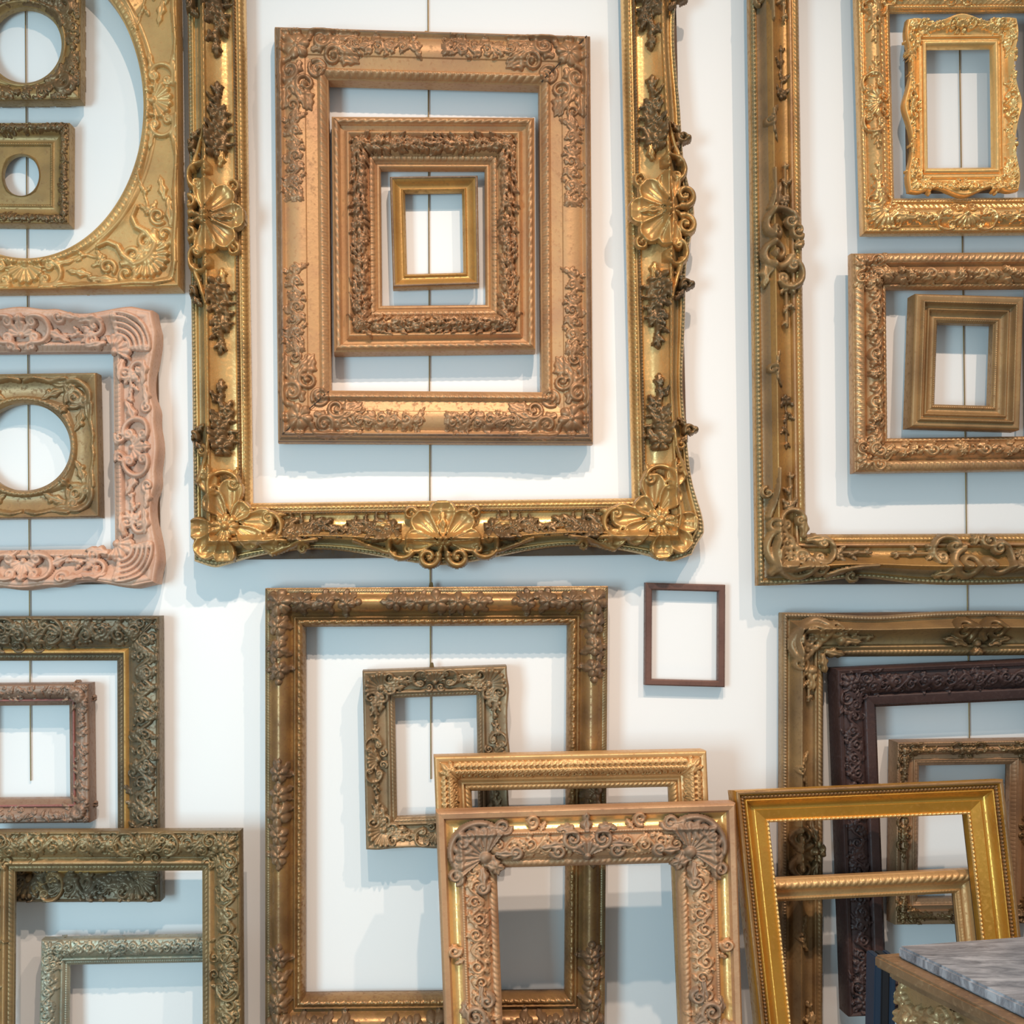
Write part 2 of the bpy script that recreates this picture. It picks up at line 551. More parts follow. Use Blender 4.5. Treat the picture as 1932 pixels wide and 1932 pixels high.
    def strip(s, name, t0, t1, fn, mat=None, ds=1.8, nv=7, sides=SIDES, z=None):
        """running moulding between t0 and t1 with height fn(a, v) px above the profile"""
        v = np.linspace(0, 1, nv)
        T = t0 + (t1 - t0) * v
        B = np.interp(T, s.pt, s.pz) if z is None else np.full(nv, float(z))
        for k in sides:
            n = max(3, int(s.slen(k) / ds))
            f = np.linspace(0, 1, n)
            lo, hi = s.ends(k, T)
            a = lo[None, :] + (hi - lo)[None, :] * f[:, None]
            h = fn(a, np.broadcast_to(v[None, :], a.shape))
            zz = B[None, :] + h
            zz[:, 0] = B[0] - 0.8; zz[:, -1] = B[-1] - 0.8
            t = np.broadcast_to(T[None, :], a.shape).copy()
            if k in s.wave:
                t = t - s.wfun(k, a, T) * np.clip(1 - T / 0.55, 0, 1)[None, :] / s.swid(k)
            x, y = s.side(k, a, t)
            V = s.loc(x, y, zz)
            o = link(name, mesh_from_arrays(name, V.reshape(-1, 3), grid_quads(n, nv, flip=s.flip(k)), True), mat or s.mat, s.railobj.get(k, s.root))

    def _relief(s, name, R, xy, mat, flip, fill=None, parent=None):
        eps = 0.25
        RH = R.h
        if isinstance(s, OvalFrame):
            RH = np.where(s.tval(*xy(R.A, R.B)) > 0.94, 0, RH)
        m = RH > eps
        cell = m[:-1, :-1] | m[1:, :-1] | m[1:, 1:] | m[:-1, 1:]
        if not cell.any(): return
        na, nb = RH.shape
        idx = np.arange(na * nb).reshape(na, nb)
        q = np.stack([idx[:-1, :-1][cell], idx[1:, :-1][cell], idx[1:, 1:][cell], idx[:-1, 1:][cell]], -1)
        used = np.unique(q)
        remap = np.full(na * nb, -1); remap[used] = np.arange(len(used))
        x, y = xy(R.A.ravel()[used], R.B.ravel()[used])
        h = RH.ravel()[used] * 1.3
        zb = s.base(x, y)
        if fill is not None: zb = np.maximum(zb, zb + (fill[0] - zb) * fill[1])
        tv = s.tval(x, y)
        low = np.where((tv < 0.02) | (tv > 0.98), -9.0, -1.2)
        z = zb + np.where(h > eps, h, low)
        V = s.loc(x, y, z)
        Q = remap[q]
        if flip: Q = Q[:, ::-1]
        return link(name, mesh_from_arrays(name, V, Q, True), mat or s.mat, parent or s.root)

    def corner(s, name, draw, size, mat=None, res=1.8, fill=None, out=0, which=('TL', 'TR', 'BR', 'BL')):
        """draw(Relief) in corner coordinates: origin at outer corner, a,b inward"""
        R = Relief(-out, -out, size, size, res)
        draw(R)
        R.h[[0, -1], :] = 0; R.h[:, [0, -1]] = 0
        for c in which:
            fx = (lambda a: a) if c[1] == 'L' else (lambda a: s.W - a)
            fy = (lambda b: b) if c[0] == 'B' else (lambda b: s.H - b)
            if not s.visible(float(fx(size / 2)), float(fy(size / 2))): continue
            s._relief(name, R, lambda a, b: (fx(a), fy(b)), mat, (c in ('TL', 'BR')), fill)

    def on_sides(s, name, draw, half, mat=None, sides=SIDES, at=(0.0,), res=1.8, fill=None, out=0, inn=0, mirror=False, width=None):
        """draw(Relief) with a along the side within +-half of each position, b = px from the outer edge"""
        for k in sides:
            wd = s.swid(k)
            R = Relief(-half, -out, half, wd + inn, res)
            draw(R, k) if draw.__code__.co_argcount == 2 else draw(R)
            R.h[[0, -1], :] = 0; R.h[:, [0, -1]] = 0
            for p in at:
                a0 = p * s.slen(k) / 2 if abs(p) <= 1 else p
                sg = -1 if (mirror and a0 < 0) else 1
                xy = lambda a, b: s.side(k, a0 + sg * a, b / wd)
                xx, yy = xy(np.array([0.0]), np.array([wd / 2]))
                if not any(s.visible(float(q[0][0]), float(q[1][0])) for q in
                           (xy(np.array([v_]), np.array([wd / 2])) for v_ in (-half, -half / 2, 0.0, half / 2, half))): continue
                s._relief(name, R, xy, mat, s.flip(k) ^ (sg < 0), fill, s.railobj.get(k))

    def along(s, name, draw, inset, mat=None, sides=SIDES, res=1.8, fill=None, out=0):
        """draw(Relief, L) over the whole length of each side; the ends stop `inset` px from the corners"""
        for k in sides:
            L = s.slen(k) - 2 * inset
            wd = s.swid(k)
            R = Relief(-L / 2, -out, L / 2, wd, res)
            draw(R, L)
            # keep only what lies on this rail's side of the mitre
            t = R.B / wd
            lo, hi = s.ends(k, t)
            R.h[(R.A < lo - 0.5) | (R.A > hi + 0.5)] = 0
            xy = lambda a, b: s.side(k, a, b / wd)
            if not any(s.visible(*[float(q[0]) for q in xy(np.array([v_]), np.array([wd / 2]))]) for v_ in np.linspace(-L / 2, L / 2, 9)): continue
            s._relief(name, R, xy, mat, s.flip(k), fill, s.railobj.get(k))


class OvalFrame(Frame):
    """rectangular outside, oval opening: centre cx,cy and half axes in local px"""
    def set_oval(s, cx, cy, a, b):
        s.cx, s.cy, s.ea, s.eb = cx, cy, a, b

    def tval(s, x, y):
        X, Y = (x - s.cx) / s.ea, (y - s.cy) / s.eb
        rho = np.hypot(X, Y) + 1e-9
        c, n = X / rho, Y / rho
        hx = np.where(c > 0, s.W - s.cx, s.cx) / s.ea; hy = np.where(n > 0, s.H - s.cy, s.cy) / s.eb
        ro = np.minimum(hx / np.maximum(np.abs(c), 1e-6), hy / np.maximum(np.abs(n), 1e-6))
        return (ro - rho) / (ro - 1)

    def plate(s, name='moulding', n=360):
        th = np.linspace(0, 2 * pi, n, endpoint=False)
        cs = [math.atan2((yy - s.cy) / s.eb, (xx - s.cx) / s.ea) % (2 * pi) for xx in (0, s.W) for yy in (0, s.H)]
        th = np.sort(np.concatenate([th, cs]))
        c, q = np.cos(th), np.sin(th)
        hx = np.where(c > 0, s.W - s.cx, s.cx) / s.ea; hy = np.where(q > 0, s.H - s.cy, s.cy) / s.eb
        ro = np.minimum(hx / np.maximum(np.abs(c), 1e-6), hy / np.maximum(np.abs(q), 1e-6))
        T = np.concatenate([[0.0], s.pt, [1.0]]); Z = np.concatenate([[-s.lip], s.pz, [-s.lip]])
        rho = ro[:, None] + (1 - ro)[:, None] * T[None, :]
        x = s.cx + s.ea * rho * c[:, None]; y = s.cy + s.eb * rho * q[:, None]
        V = s.loc(x, y, np.broadcast_to(Z[None, :], x.shape))
        s.body = link(name, mesh_from_arrays(name, V.reshape(-1, 3), grid_quads(len(th), len(T), close_m=True, close_n=True, flip=True), True, 38), s.mat, s.root)

    def ring(s, name, t0, t1, fn, mat=None, n=900, nv=6):
        th = np.linspace(0, 2 * pi, n, endpoint=False)
        d0, d1 = t0, t1                      # px outward from the opening's edge
        v = np.linspace(0, 1, nv)
        off = d0 + (d1 - d0) * v
        x = s.cx + (s.ea + off[None, :]) * np.cos(th)[:, None]; y = s.cy + (s.eb + off[None, :]) * np.sin(th)[:, None]
        arc = th[:, None] * (s.ea + s.eb) / 2 + 0 * off[None, :]
        h = fn(arc, np.broadcast_to(v[None, :], arc.shape))
        z = s.base(x, y) + h
        z[:, 0] -= 0.8; z[:, -1] -= 0.8
        V = s.loc(x, y, z)
        link(name, mesh_from_arrays(name, V.reshape(-1, 3), grid_quads(n, nv, close_n=True), True), mat or s.mat, s.body)


# running mouldings: fn(a, v)
def f_bead(p, h):
    return lambda a, v: h * np.sqrt(np.maximum(0.02, 1 - (2 * (a / p - np.round(a / p))) ** 2 - (2 * v - 1) ** 2))


def f_rope(p, h, k=1.0):
    return lambda a, v: h * np.sqrt(np.maximum(0, 1 - (2 * v - 1) ** 2)) * (0.45 + 0.55 * np.abs(np.sin(pi * (a / p + np.sign(a) * 0 + k * v))))


def f_leaf(p, h):
    def g(a, v):
        u = 2 * (a / p - np.round(a / p))
        e = np.abs(u) / (0.25 + 0.75 * np.sin(pi * np.clip(v, 0, 1) ** 0.7) + 1e-3)
        return h * (0.35 + 0.65 * np.sqrt(np.maximum(0, 1 - np.minimum(e, 1) ** 2)) * (1 - 0.4 * np.exp(-(u / 0.16) ** 2))) * np.sqrt(np.maximum(0, 1 - (2 * v - 1) ** 4))
    return g


def f_twist(p, h, seed=3):
    """diagonal acanthus leaf tips"""
    return lambda a, v: h * np.sqrt(np.maximum(0, 1 - (2 * v - 1) ** 2)) * (0.3 + 0.7 * np.abs(np.sin(pi * (a / p + 0.9 * v ** 1.5))) * (0.75 + 0.25 * np.sin(2 * pi * (a / (p * 0.37)))))


def f_sand(h):
    return lambda a, v: h * (0.5 + 0.5 * np.sin(a * 1.9 + 3 * np.sin(v * 9)) * np.cos(v * 11 + a * 0.7))


WOODBACK = gilt('raw_frame_back', (92, 70, 46), (70, 52, 36), (110, 84, 54), metallic=0.0, rough=0.7, wear=0.5)

# ------------------------------------------------------------------ the room
FLOORM, WALLM = wood_floor_material(), wall_material()


def quad_obj(name, pts, mat, kind='structure'):
    me = bpy.data.meshes.new(name); me.from_pydata([tuple(p) for p in pts], [], [tuple(range(len(pts)))]); me.update()
    o = link(name, me, mat); o['kind'] = kind
    return o


o = link('wall_back', box_mesh('wall_back', [(-4, 0, 0), (5, 0, 0), (5, 0.15, 0), (-4, 0.15, 0), (-4, 0, 4.6), (5, 0, 4.6), (5, 0.15, 4.6), (-4, 0.15, 4.6)]), WALLM)
o['kind'] = 'structure'
o = link('floor', box_mesh('floor', [(-4, -5, -0.1), (5, -5, -0.1), (5, 0.15, -0.1), (-4, 0.15, -0.1), (-4, -5, 0), (5, -5, 0), (5, 0.15, 0), (-4, 0.15, 0)]), FLOORM)
o['kind'] = 'structure'

# ------------------------------------------------------------------ gilding colours
G = {}
G['bright'] = gilt('bright_gold_leaf', (232, 188, 110), (204, 158, 86), (164, 114, 62), 0.8, 0.26, 0.35)
G['bronze'] = gilt('dark_bronze_gilding', (132, 102, 58), (100, 78, 48), (80, 60, 40), 0.6, 0.38, 0.6)
G['greengold'] = gilt('green_tinged_gold', (160, 142, 92), (132, 116, 76), (104, 82, 50), 0.6, 0.4, 0.6)
G['tan'] = gilt('matte_tan_gold', (190, 146, 90), (176, 130, 84), (150, 108, 72), 0.45, 0.46, 0.5)
G['tan2'] = gilt('brown_tan_gold', (184, 140, 88), (162, 118, 74), (136, 96, 60), 0.45, 0.46, 0.5)
G['tan3'] = gilt('patina_brown_carving', (166, 124, 78), (142, 104, 66), (116, 82, 52), 0.5, 0.42, 0.6)  # carved ornament's own darker patina, a tone below the rails
G['rim'] = gilt('worn_rim_brown', (142, 112, 78), (112, 86, 60), (180, 160, 130), 0.2, 0.55, 0.6)
G['plain3'] = gilt('ochre_gold', (186, 142, 68), (160, 118, 56), (120, 84, 48), 0.6, 0.38, 0.4)
G['soft'] = gilt('soft_yellow_gold', (202, 162, 92), (176, 138, 78), (160, 116, 66), 0.6, 0.42, 0.5)
G['olive'] = gilt('olive_gold', (166, 134, 74), (132, 106, 60), (110, 84, 52), 0.55, 0.42, 0.6)
G['rose'] = gilt('rose_pink_gesso', (204, 166, 132), (188, 144, 112), (172, 132, 90), 0.18, 0.55, 0.5)
G['antique'] = gilt('antique_brown_gold', (160, 128, 76), (128, 102, 64), (110, 84, 56), 0.5, 0.42, 0.6)
G['dolive'] = gilt('dark_olive_bronze', (126, 108, 74), (96, 84, 60), (84, 66, 46), 0.5, 0.42, 0.6)
G['brownpink'] = gilt('brown_pink_gilding', (152, 122, 94), (124, 98, 74), (122, 84, 62), 0.35, 0.48, 0.6)
G['olive2'] = gilt('mossy_gold', (146, 122, 76), (112, 96, 62), (96, 76, 48), 0.55, 0.4, 0.6)
G['silver'] = gilt('grey_green_silver_gilt', (160, 154, 122), (126, 128, 108), (140, 118, 82), 0.55, 0.4, 0.6)
G['darkgold'] = gilt('dark_rubbed_gold', (162, 122, 66), (124, 92, 52), (112, 68, 48), 0.65, 0.34, 0.6)
G['grime'] = gilt('grimy_flower_gilding', (140, 110, 72), (104, 82, 56), (120, 84, 60), 0.5, 0.42, 0.6)
G['khaki'] = gilt('khaki_gold', (156, 130, 88), (126, 106, 74), (120, 92, 64), 0.5, 0.42, 0.6)
G['brown'] = gilt('dark_brown_stain', (112, 78, 62), (92, 62, 50), (80, 52, 42), 0.05, 0.45, 0.5)
G['lightgold'] = gilt('light_orange_gold', (208, 164, 98), (186, 142, 80), (162, 116, 70), 0.5, 0.42, 0.45)
G['peach'] = gilt('peach_gold', (194, 150, 100), (172, 128, 86), (150, 106, 72), 0.35, 0.46, 0.5)
G['deep'] = gilt('deep_yellow_gold', (206, 150, 48), (190, 134, 44), (160, 104, 44), 0.75, 0.3, 0.35)
G['deeprim'] = gilt('deep_gold_brown_rim', (150, 112, 62), (122, 90, 52), (112, 78, 50), 0.5, 0.42, 0.5)
G['shiny'] = gilt('shiny_gold', (216, 172, 100), (192, 146, 84), (168, 112, 70), 0.85, 0.26, 0.3)
G['pale'] = gilt('pale_bright_gold', (238, 194, 112), (222, 174, 94), (196, 142, 72), 0.8, 0.28, 0.25)
G['redgold'] = gilt('red_brown_gold', (190, 148, 92), (160, 118, 74), (138, 92, 62), 0.6, 0.34, 0.55)
G['warm'] = gilt('warm_old_gold', (184, 142, 74), (150, 114, 62), (124, 86, 54), 0.65, 0.34, 0.5)
G['mocha'] = gilt('mocha_gold', (170, 134, 80), (140, 108, 66), (118, 86, 56), 0.55, 0.4, 0.5)
G['espresso'] = gilt('espresso_wood', (66, 45, 39), (52, 35, 32), (80, 56, 48), 0.1, 0.5, 0.5)
G['tanK'] = gilt('dusty_gold', (166, 130, 88), (138, 108, 74), (122, 92, 64), 0.45, 0.44, 0.5)

# ------------------------------------------------------------------ shared motifs
PI = pi


def corner_shell(w, h, ext=1.0, seed=1, sp=True):
    def d(R):
        R.shell(0.70 * w, 0.70 * w, 0.66 * w, 1.25 * PI, 2.5, 7, h * 1.1)
        R.scroll(1.02 * w, 0.30 * w, 0.26 * w, 0.2, 1, 1.4, None, h * 0.9)
        R.scroll(1.05 * w, 0.72 * w, 0.22 * w, 2.6, -1, 1.4, None, h * 0.85)
        R.leaf(0.95 * w, 0.5 * w, -0.25, 0.75 * w, 0.15 * w, h * 0.8, 0.2)
        R.leaf(1.0 * w, 0.62 * w, 0.3, 0.6 * w, 0.13 * w, h * 0.75, -0.25)
        R.leaf(0.5 * w, 0.8 * w, 0.9, 0.5 * w, 0.14 * w, h * 0.8)
        if sp: R.spray(1.25 * w, 0.5 * w, 0.0, ext * w, 0.34 * w, h * 0.8, seed)
        R.berry(0.85 * w, 0.85 * w, 0.1 * w, h)
        R.sym_diag()
    return d


def corner_leafy(w, h, ext=0.9, seed=1):
    """scrolling acanthus around a corner"""
    def d(R):
        rnd = random.Random(seed)
        R.flower(0.45 * w, 0.45 * w, 0.26 * w, 6, h, 0.3)
        for an, L in ((1.25 * PI, .5), (1.05 * PI, .45), (1.45 * PI, .45)):
            R.leaf(0.5 * w, 0.5 * w, an, L * w, 0.13 * w, h * 0.8)
        R.scroll(0.92 * w, 0.32 * w, 0.24 * w, 3.0, 1, 1.5, None, h)
        R.scroll(1.15 * w, 0.62 * w, 0.2 * w, 0.5, -1, 1.5, None, h * 0.9)
        R.scroll(0.85 * w, 0.85 * w, 0.17 * w, 4.0, 1, 1.4, None, h * 0.8)
        for i in range(9):
            R.leaf(rnd.uniform(.7, 1.3) * w, rnd.uniform(.15, .75) * w, rnd.uniform(-.8, .8), rnd.uniform(.3, .5) * w, 0.1 * w, h * rnd.uniform(.5, .85), rnd.uniform(-.4, .4))
        n = int(ext * 5)
        for i in range(n):
            x = (1.3 + ext * i / n) * w
            R.scroll(x, (0.38 if i % 2 else 0.56) * w, 0.14 * w * (1 - .4 * i / n), 1.0 * i, 1 if i % 2 else -1, 1.3, None, h * 0.8)
            R.leaf(x, 0.45 * w, rnd.uniform(-.7, .7), 0.4 * w, 0.09 * w, h * 0.65, rnd.uniform(-.3, .3))
        R.sym_diag()
    return d


def corner_flowers(w, h, n=4, seed=1, pitch=0.62):
    def d(R):
        rnd = random.Random(seed)
        R.flower(0.36 * w, 0.36 * w, 0.34 * w, 6, h * 1.15, 0.2)
        for i in range(n):
            x = (0.95 + pitch * i) * w * (1 if i else 0.98)
            b = 0.36 * w + rnd.uniform(-.05, .05) * w
            R.flower(x, b, 0.25 * w * (1 - .06 * i), 5, h, rnd.uniform(0, 6))
            for q in range(4):
                R.leaf(x, b, rnd.uniform(0, 6.28), 0.36 * w, 0.11 * w, h * 0.65, rnd.uniform(-.3, .3))
            R.berry(x + 0.28 * w, b + rnd.uniform(-.15, .15) * w, 0.09 * w, h * 0.7)
        R.sym_diag()
    return d


def flowers_row(w, h, n=4, seed=1, pitch=0.62, b=0.36):
    def d(R):
        rnd = random.Random(seed)
        for i in range(n):
            x = (i - (n - 1) / 2) * pitch * w
            R.flower(x, b * w, (0.31 if i == n // 2 else 0.24) * w, 5, h, rnd.uniform(0, 6))
            for q in range(4):
                R.leaf(x, b * w, rnd.uniform(0, 6.28), 0.36 * w, 0.11 * w, h * 0.65, rnd.uniform(-.3, .3))
    return d


def cartouche(w, h, seed=1, ext=0.8):
    """shell between C-scrolls with sprays to both sides"""
    def d(R):
        R.shell(0, 0.62 * w, 0.52 * w, -PI / 2, 2.7, 7, h)
        R.cscroll(0.62 * w, 0.42 * w, 0.34 * w, -2.2, 1.6, h * 0.9)
        R.scroll(0.25 * w, 0.82 * w, 0.17 * w, 0.5, 1, 1.4, None, h * 0.8)
        R.leaf(0.5 * w, 0.55 * w, 0.5, 0.5 * w, 0.12 * w, h * 0.7, -.3)
        if ext: R.spray(0.95 * w, 0.5 * w, 0, ext * w, 0.3 * w, h * 0.75, seed)
        R.sym_a()
    return d


def lattice_foliage(size, h, b0, b1, seed, dens=1.0):
    def d(R, L):
        R.foliage(-L / 2, b0, L / 2, b1, size, h, seed, dens)
    return d


# ================================================================== upper middle: the big swept frame
def bumps(amp, spots):
    """outline swelling at given positions along a side"""
    def f(a):
        e = np.zeros_like(a)
        for c, wd, k in spots: e = e + amp * k * np.exp(-((a - c) / wd) ** 2)
        return e
    return f


PX = prof((0, -26), (0.03, -18), (0.10, -18), (0.12, -22), (0.20, -16, -5), (0.30, 8), (0.345, 10, 4), (0.37, 6), (0.76, -24, -11), (0.78, -20), (0.82, -17, 2), (0.84, -22), (0.97, -28, 3), (1.0, -34))
hx = 656
wv_side = bumps(20, [(0, 70, 1.0), (-600, 70, 1.2), (600, 70, 1.2), (330, 110, -0.5), (-330, 110, -0.5)])
wv_bot = bumps(20, [(0, 90, 0.7), (-450, 60, 0.8), (450, 60, 0.8), (245, 120, -1.0), (-245, 120, -1.0)])
f = Frame('swept_gilt_frame', 'largest swept gold frame with dished leaf cartouches, holding three nested frames at upper middle',
          [(346, -240), (1280, -255), (1311, 1046), (362, 1058)], (110, 108, 110, 110), 50, PX, G['bright'], gap=22,
          wave={'left': bumps(4, [(0, 60, 1)]), 'right': wv_side, 'top': wv_bot, 'bottom': wv_bot})
f.rails(step=6)
f.strip('bead_row', 0.015, 0.085, f_bead(7.5, 4), G['greengold'], ds=1.3, nv=5)
f.strip('outer_channel', 0.125, 0.27, lambda a, v: 0.6 + 0 * a, G['greengold'], ds=8, nv=6)
f.strip('rim_rope', 0.30, 0.365, f_rope(13, 3.0), G['warm'], ds=2.2, nv=6)
f.strip('egg_moulding', 0.785, 0.85, f_bead(6.5, 3), G['bronze'], ds=1.3, nv=5)
f.strip('sight_edge', 0.86, 0.985, f_leaf(9, 3), G['warm'], ds=1.6, nv=6)


def x_corner(R):
    for an, L, wd in ((1.25 * PI, 68, 24), (1.02 * PI, 64, 22), (1.48 * PI, 64, 22), (0.25 * PI, 50, 20)):
        R.petal(64 + 10 * cos(an), 64 + 10 * sin(an), an, L, wd, 15)
    R.petal(78, 66, -0.62, 62, 24, 15)
    R.petal(84, 74, 0.02, 72, 24, 14)
    R.petal(118, 40, -0.25, 48, 20, 13)
    R.flower(64, 64, 25, 9, 14)
    R.berry(64, 64, 11, 20)
    R.cscroll(140, 62, 28, -1.9, 1.3, 12, 5)
    R.leaf(128, 86, -0.3, 46, 8, 9, .3)
    R.scroll(166, 24, 14, 0.5, 1, 1.3, 5, 11)
    R.ridge([(150, 14), (176, 22), (204, 32), (234, 38)], 7, 3, 11)
    R.scroll(208, 20, 10, 0, 1, 1.2, 4, 9)
    R.sym_diag()


def x_cart(R):
    for an, L, wd in ((0.50 * PI, 74, 27), (0.26 * PI, 70, 24), (0.74 * PI, 70, 24), (0.03 * PI, 64, 24), (0.97 * PI, 64, 24)):
        R.petal(8 * cos(an), 28 + 8 * sin(an), an, L, wd, 15)
    R.leaf(0, 46, 0.5 * PI, 44, 8, 15)
    R.flower(0, 26, 16, 6, 14)
    R.scroll(28, 2, 20, 2.6, 1, 1.4, 7, 13)
    R.cscroll(78, 24, 24, -2.6, 0.9, 12, 5)
    R.scroll(60, 84, 13, 3.2, -1, 1.3, 4, 9)
    R.ridge([(92, 10), (114, 16), (140, 24), (168, 34)], 6, 3, 10)
    R.leaf(96, 60, 0.4, 36, 7, 8, -.3)
    R.sym_a()


def x_spray(R):
    R.spray(-62, 58, 0.0, 112, 40, 13, 7, n=7)
    for q in range(4):
        R.leaf(-52 + 20 * q, 66, 1.2, 24 - 3 * q, 4, 6, 0.3)


f.corner('corner_cartouche', x_corner, 240, G['warm'], 1.8, fill=(-4, 0.75), out=22, which=('TR', 'BR'))
f.corner('corner_cartouche', x_corner, 240, G['warm'], 1.8, fill=(-4, 0.75), out=3, which=('TL', 'BL'))
f.on_sides('side_cartouche', x_cart, 170, G['warm'], ('right', 'top', 'bottom'), (0,), 1.8, fill=(-4, 0.7), out=22)
f.on_sides('side_cartouche', x_cart, 170, G['warm'], ('left',), (0,), 1.8, fill=(-4, 0.7), out=2)
for kk, pp in (('left', 190), ('right', 190), ('bottom', 155), ('top', 155)):
    f.on_sides('flower_spray', x_spray, 78, G['bronze'], (kk,), (pp, -pp), 1.8, fill=(-4, 0.35), mirror=True)
    q = f.slen(kk) / 2 - 275 + (40 if kk in ('bottom', 'top') else 0)

    def x_spray2(R):
        R.spray(62, 58, PI, 112, 40, 13, 9, n=7)
        for q_ in range(4): R.leaf(52 - 20 * q_, 66, 1.9, 24 - 3 * q_, 4, 6, -0.3)
    f.on_sides('flower_spray', x_spray2, 78, G['bronze'], (kk,), (q, -q), 1.8, fill=(-4, 0.35), mirror=True)



def x_knob(R):
    R.scroll(0, 2, 11, 1.0, 1, 1.3, 5, 12)
    R.berry(-2, -8, 7, 12)
    R.leaf(8, 8, 0.5, 26, 6, 9, .2)
    R.leaf(-8, 10, 2.6, 22, 6, 9, -.2)


f.on_sides('rim_curl', x_knob, 36, G['bronze'], ('right',), (140, -140, -415, 405), 1.7, fill=(-4, .6), out=18, mirror=True)
f.on_sides('rim_curl', x_knob, 36, G['bronze'], ('left',), (140, -140, -415, 405), 1.7, fill=(-4, .6), out=0, mirror=True)

# ---- the tan carved frame inside it
P1 = prof((0, -40), (0.03, -22), (0.08, -20), (0.10, -10), (0.155, -3, 3), (0.18, -8), (0.22, -10), (0.58, -4, 5), (0.60, -7), (0.80, -12), (0.82, -9), (0.90, -8, 3), (1.0, -18))
f = Frame('carved_tan_frame', 'large matte tan carved frame with open mitre cracks, outermost of the three nested frames',
          [(513, 38), (1119, 56), (1124, 834), (520, 831)], (104, 100, 102, 97), 52, P1, G['tan'], gap=18)
f.rails()
f.strip('outer_rim', 0.0, 0.09, lambda a, v: 1.2 + 0 * a, G['rim'], ds=60, nv=5)
f.strip('worn_lip', 0.095, 0.165, lambda a, v: 0.8 + 0.8 * np.abs(np.sin(a * 0.11) * np.sin(a * 0.037)), G['rim'], ds=5, nv=5)
f.strip('leaf_moulding', 0.83, 0.985, f_twist(15, 4.5), G['tan2'], ds=1.7, nv=7)


def t1_panel(R, k):
    w = 100
    L = 82
    R.vine(-L, L, 39, 17, 44, 5, 21, 0.26)
    R.foliage(-L, 22, L, 56, 15, 4.2, 21, 1.3)
    R.h *= np.clip((L - np.abs(R.A) + 6) / 8, 0, 1)


f.corner('corner_scrollwork', corner_leafy(100, 7, 0.55, 4), 215, G['tan3'], 1.7)
f.on_sides('foliage_panel', t1_panel, 90, G['tan3'], ('left', 'right'), (0.36, -0.36), 1.7)
f.on_sides('foliage_panel', t1_panel, 90, G['tan3'], ('top', 'bottom'), (0.34, -0.34), 1.7)
# open mitre joints (dark cracks) at two corners
for cx_, cy_, dx_, dy_ in ((0, 0, 1, 1), (1, 1, -1, -1)):
    tt = np.linspace(0.12, 0.97, 14)
    xs = (tt * f.l if dx_ > 0 else f.W - tt * f.r); ys = (tt * f.b if dy_ > 0 else f.H - tt * f.t)
    zz = f.base(xs, ys) + 5.5
    nrm = np.array([-dy_, dx_]) / math.sqrt(2)
    V = np.concatenate([f.loc(xs + nrm[0] * sg * 1.1, ys + nrm[1] * sg * 1.1, zz + dz) for sg in (-1, 1) for dz in (0, -4)])
    n_ = len(tt)
    q_ = [(i, i + 1, 2 * n_ + i + 1, 2 * n_ + i) for i in range(n_ - 1)]
    link('mitre_crack', mesh_from_arrays('mitre_crack', V, np.array(q_)), plain('mitre_gap', (52, 38, 26), 0.9) if 'mitre_gap' not in bpy.data.materials else bpy.data.materials['mitre_gap'], f.root)

# ---- rope-edged garland frame
P2 = prof((0, -36), (0.02, -12), (0.05, -10), (0.17, -8, 3), (0.19, -14), (0.27, -18), (0.30, -12), (0.36, -6, 3), (0.39, -10), (0.44, -16), (0.72, -14, 9), (0.75, -20), (0.88, -24, 2), (0.91, -28), (0.97, -27, 2), (1.0, -33))
f = Frame('garland_frame', 'tan gold frame with twisted rope edge and raised leaf garland, second of the nested frames',
          [(623, 214), (1011, 216), (1013, 659), (628, 664)], (93, 95, 94, 93), 46, P2, G['tan'], gap=14)
f.rails()
f.strip('rope_edge', 0.05, 0.175, f_rope(17, 5.0, 0.9), G['tan2'], ds=1.8, nv=7)
f.strip('inner_leaf_moulding', 0.755, 0.885, f_leaf(11, 4), G['tan2'], ds=1.6, nv=6)


def garland(R, L):
    rnd = random.Random(5)
    n = int(L / 12)
    for i in range(n):
        a = -L / 2 + (i + 0.5) * L / n
        d = 1 if a < 0 else -1
        for b in (46, 53, 60):
            R.leaf(a - d * 8, b, (0 if d > 0 else PI) + rnd.uniform(-.5, .5) + (b - 53) * 0.06 * d, rnd.uniform(17, 24), 5.0, rnd.uniform(7, 11), rnd.uniform(-.3, .3), 2)
        if i % 3 == 1:
            R.flower(a, 53 + rnd.uniform(-4, 4), 9, 5, 11, rnd.uniform(0, 6))
        if i % 6 == 5:
            R.h *= 1 - 0.75 * np.exp(-((R.A - a - 6) / 2.4) ** 2)


f.along('leaf_garland', garland, 40, G['tan3'], res=1.6)
f.corner('corner_leaf', lambda R: [R.leaf(44, 44, an, 30, 7, 9, 0.1) for an in (0.25 * PI, 0.05 * PI, 0.45 * PI)] + [R.leaf(62, 62, 1.25 * PI, 26, 8, 9), R.flower(54, 54, 10, 6, 10)], 84, G['tan3'], 1.6)

# ---- plain small ochre frame in the centre
P3 = prof((0, -22), (0.02, -4), (0.12, 0, 1), (0.22, -2), (0.30, -4), (0.74, -14, -3), (0.78, -12), (0.86, -11, 1), (1.0, -17))
f = Frame('ochre_cove_frame', 'small plain ochre frame with dark rim, innermost of the nested frames',
          [(735, 332), (902, 330), (905, 537), (741, 542)], (28, 30, 27, 28), 26, P3, G['plain3'], gap=20)
f.rails()
f.strip('dark_rim', 0.0, 0.20, lambda a, v: 1.0 + 0.3 * np.sin(a * 0.4), G['rim'], ds=6, nv=6)
f.strip('sight_bead', 0.78, 0.90, lambda a, v: 1.2 * np.sin(pi * v), G['plain3'], ds=40, nv=6)

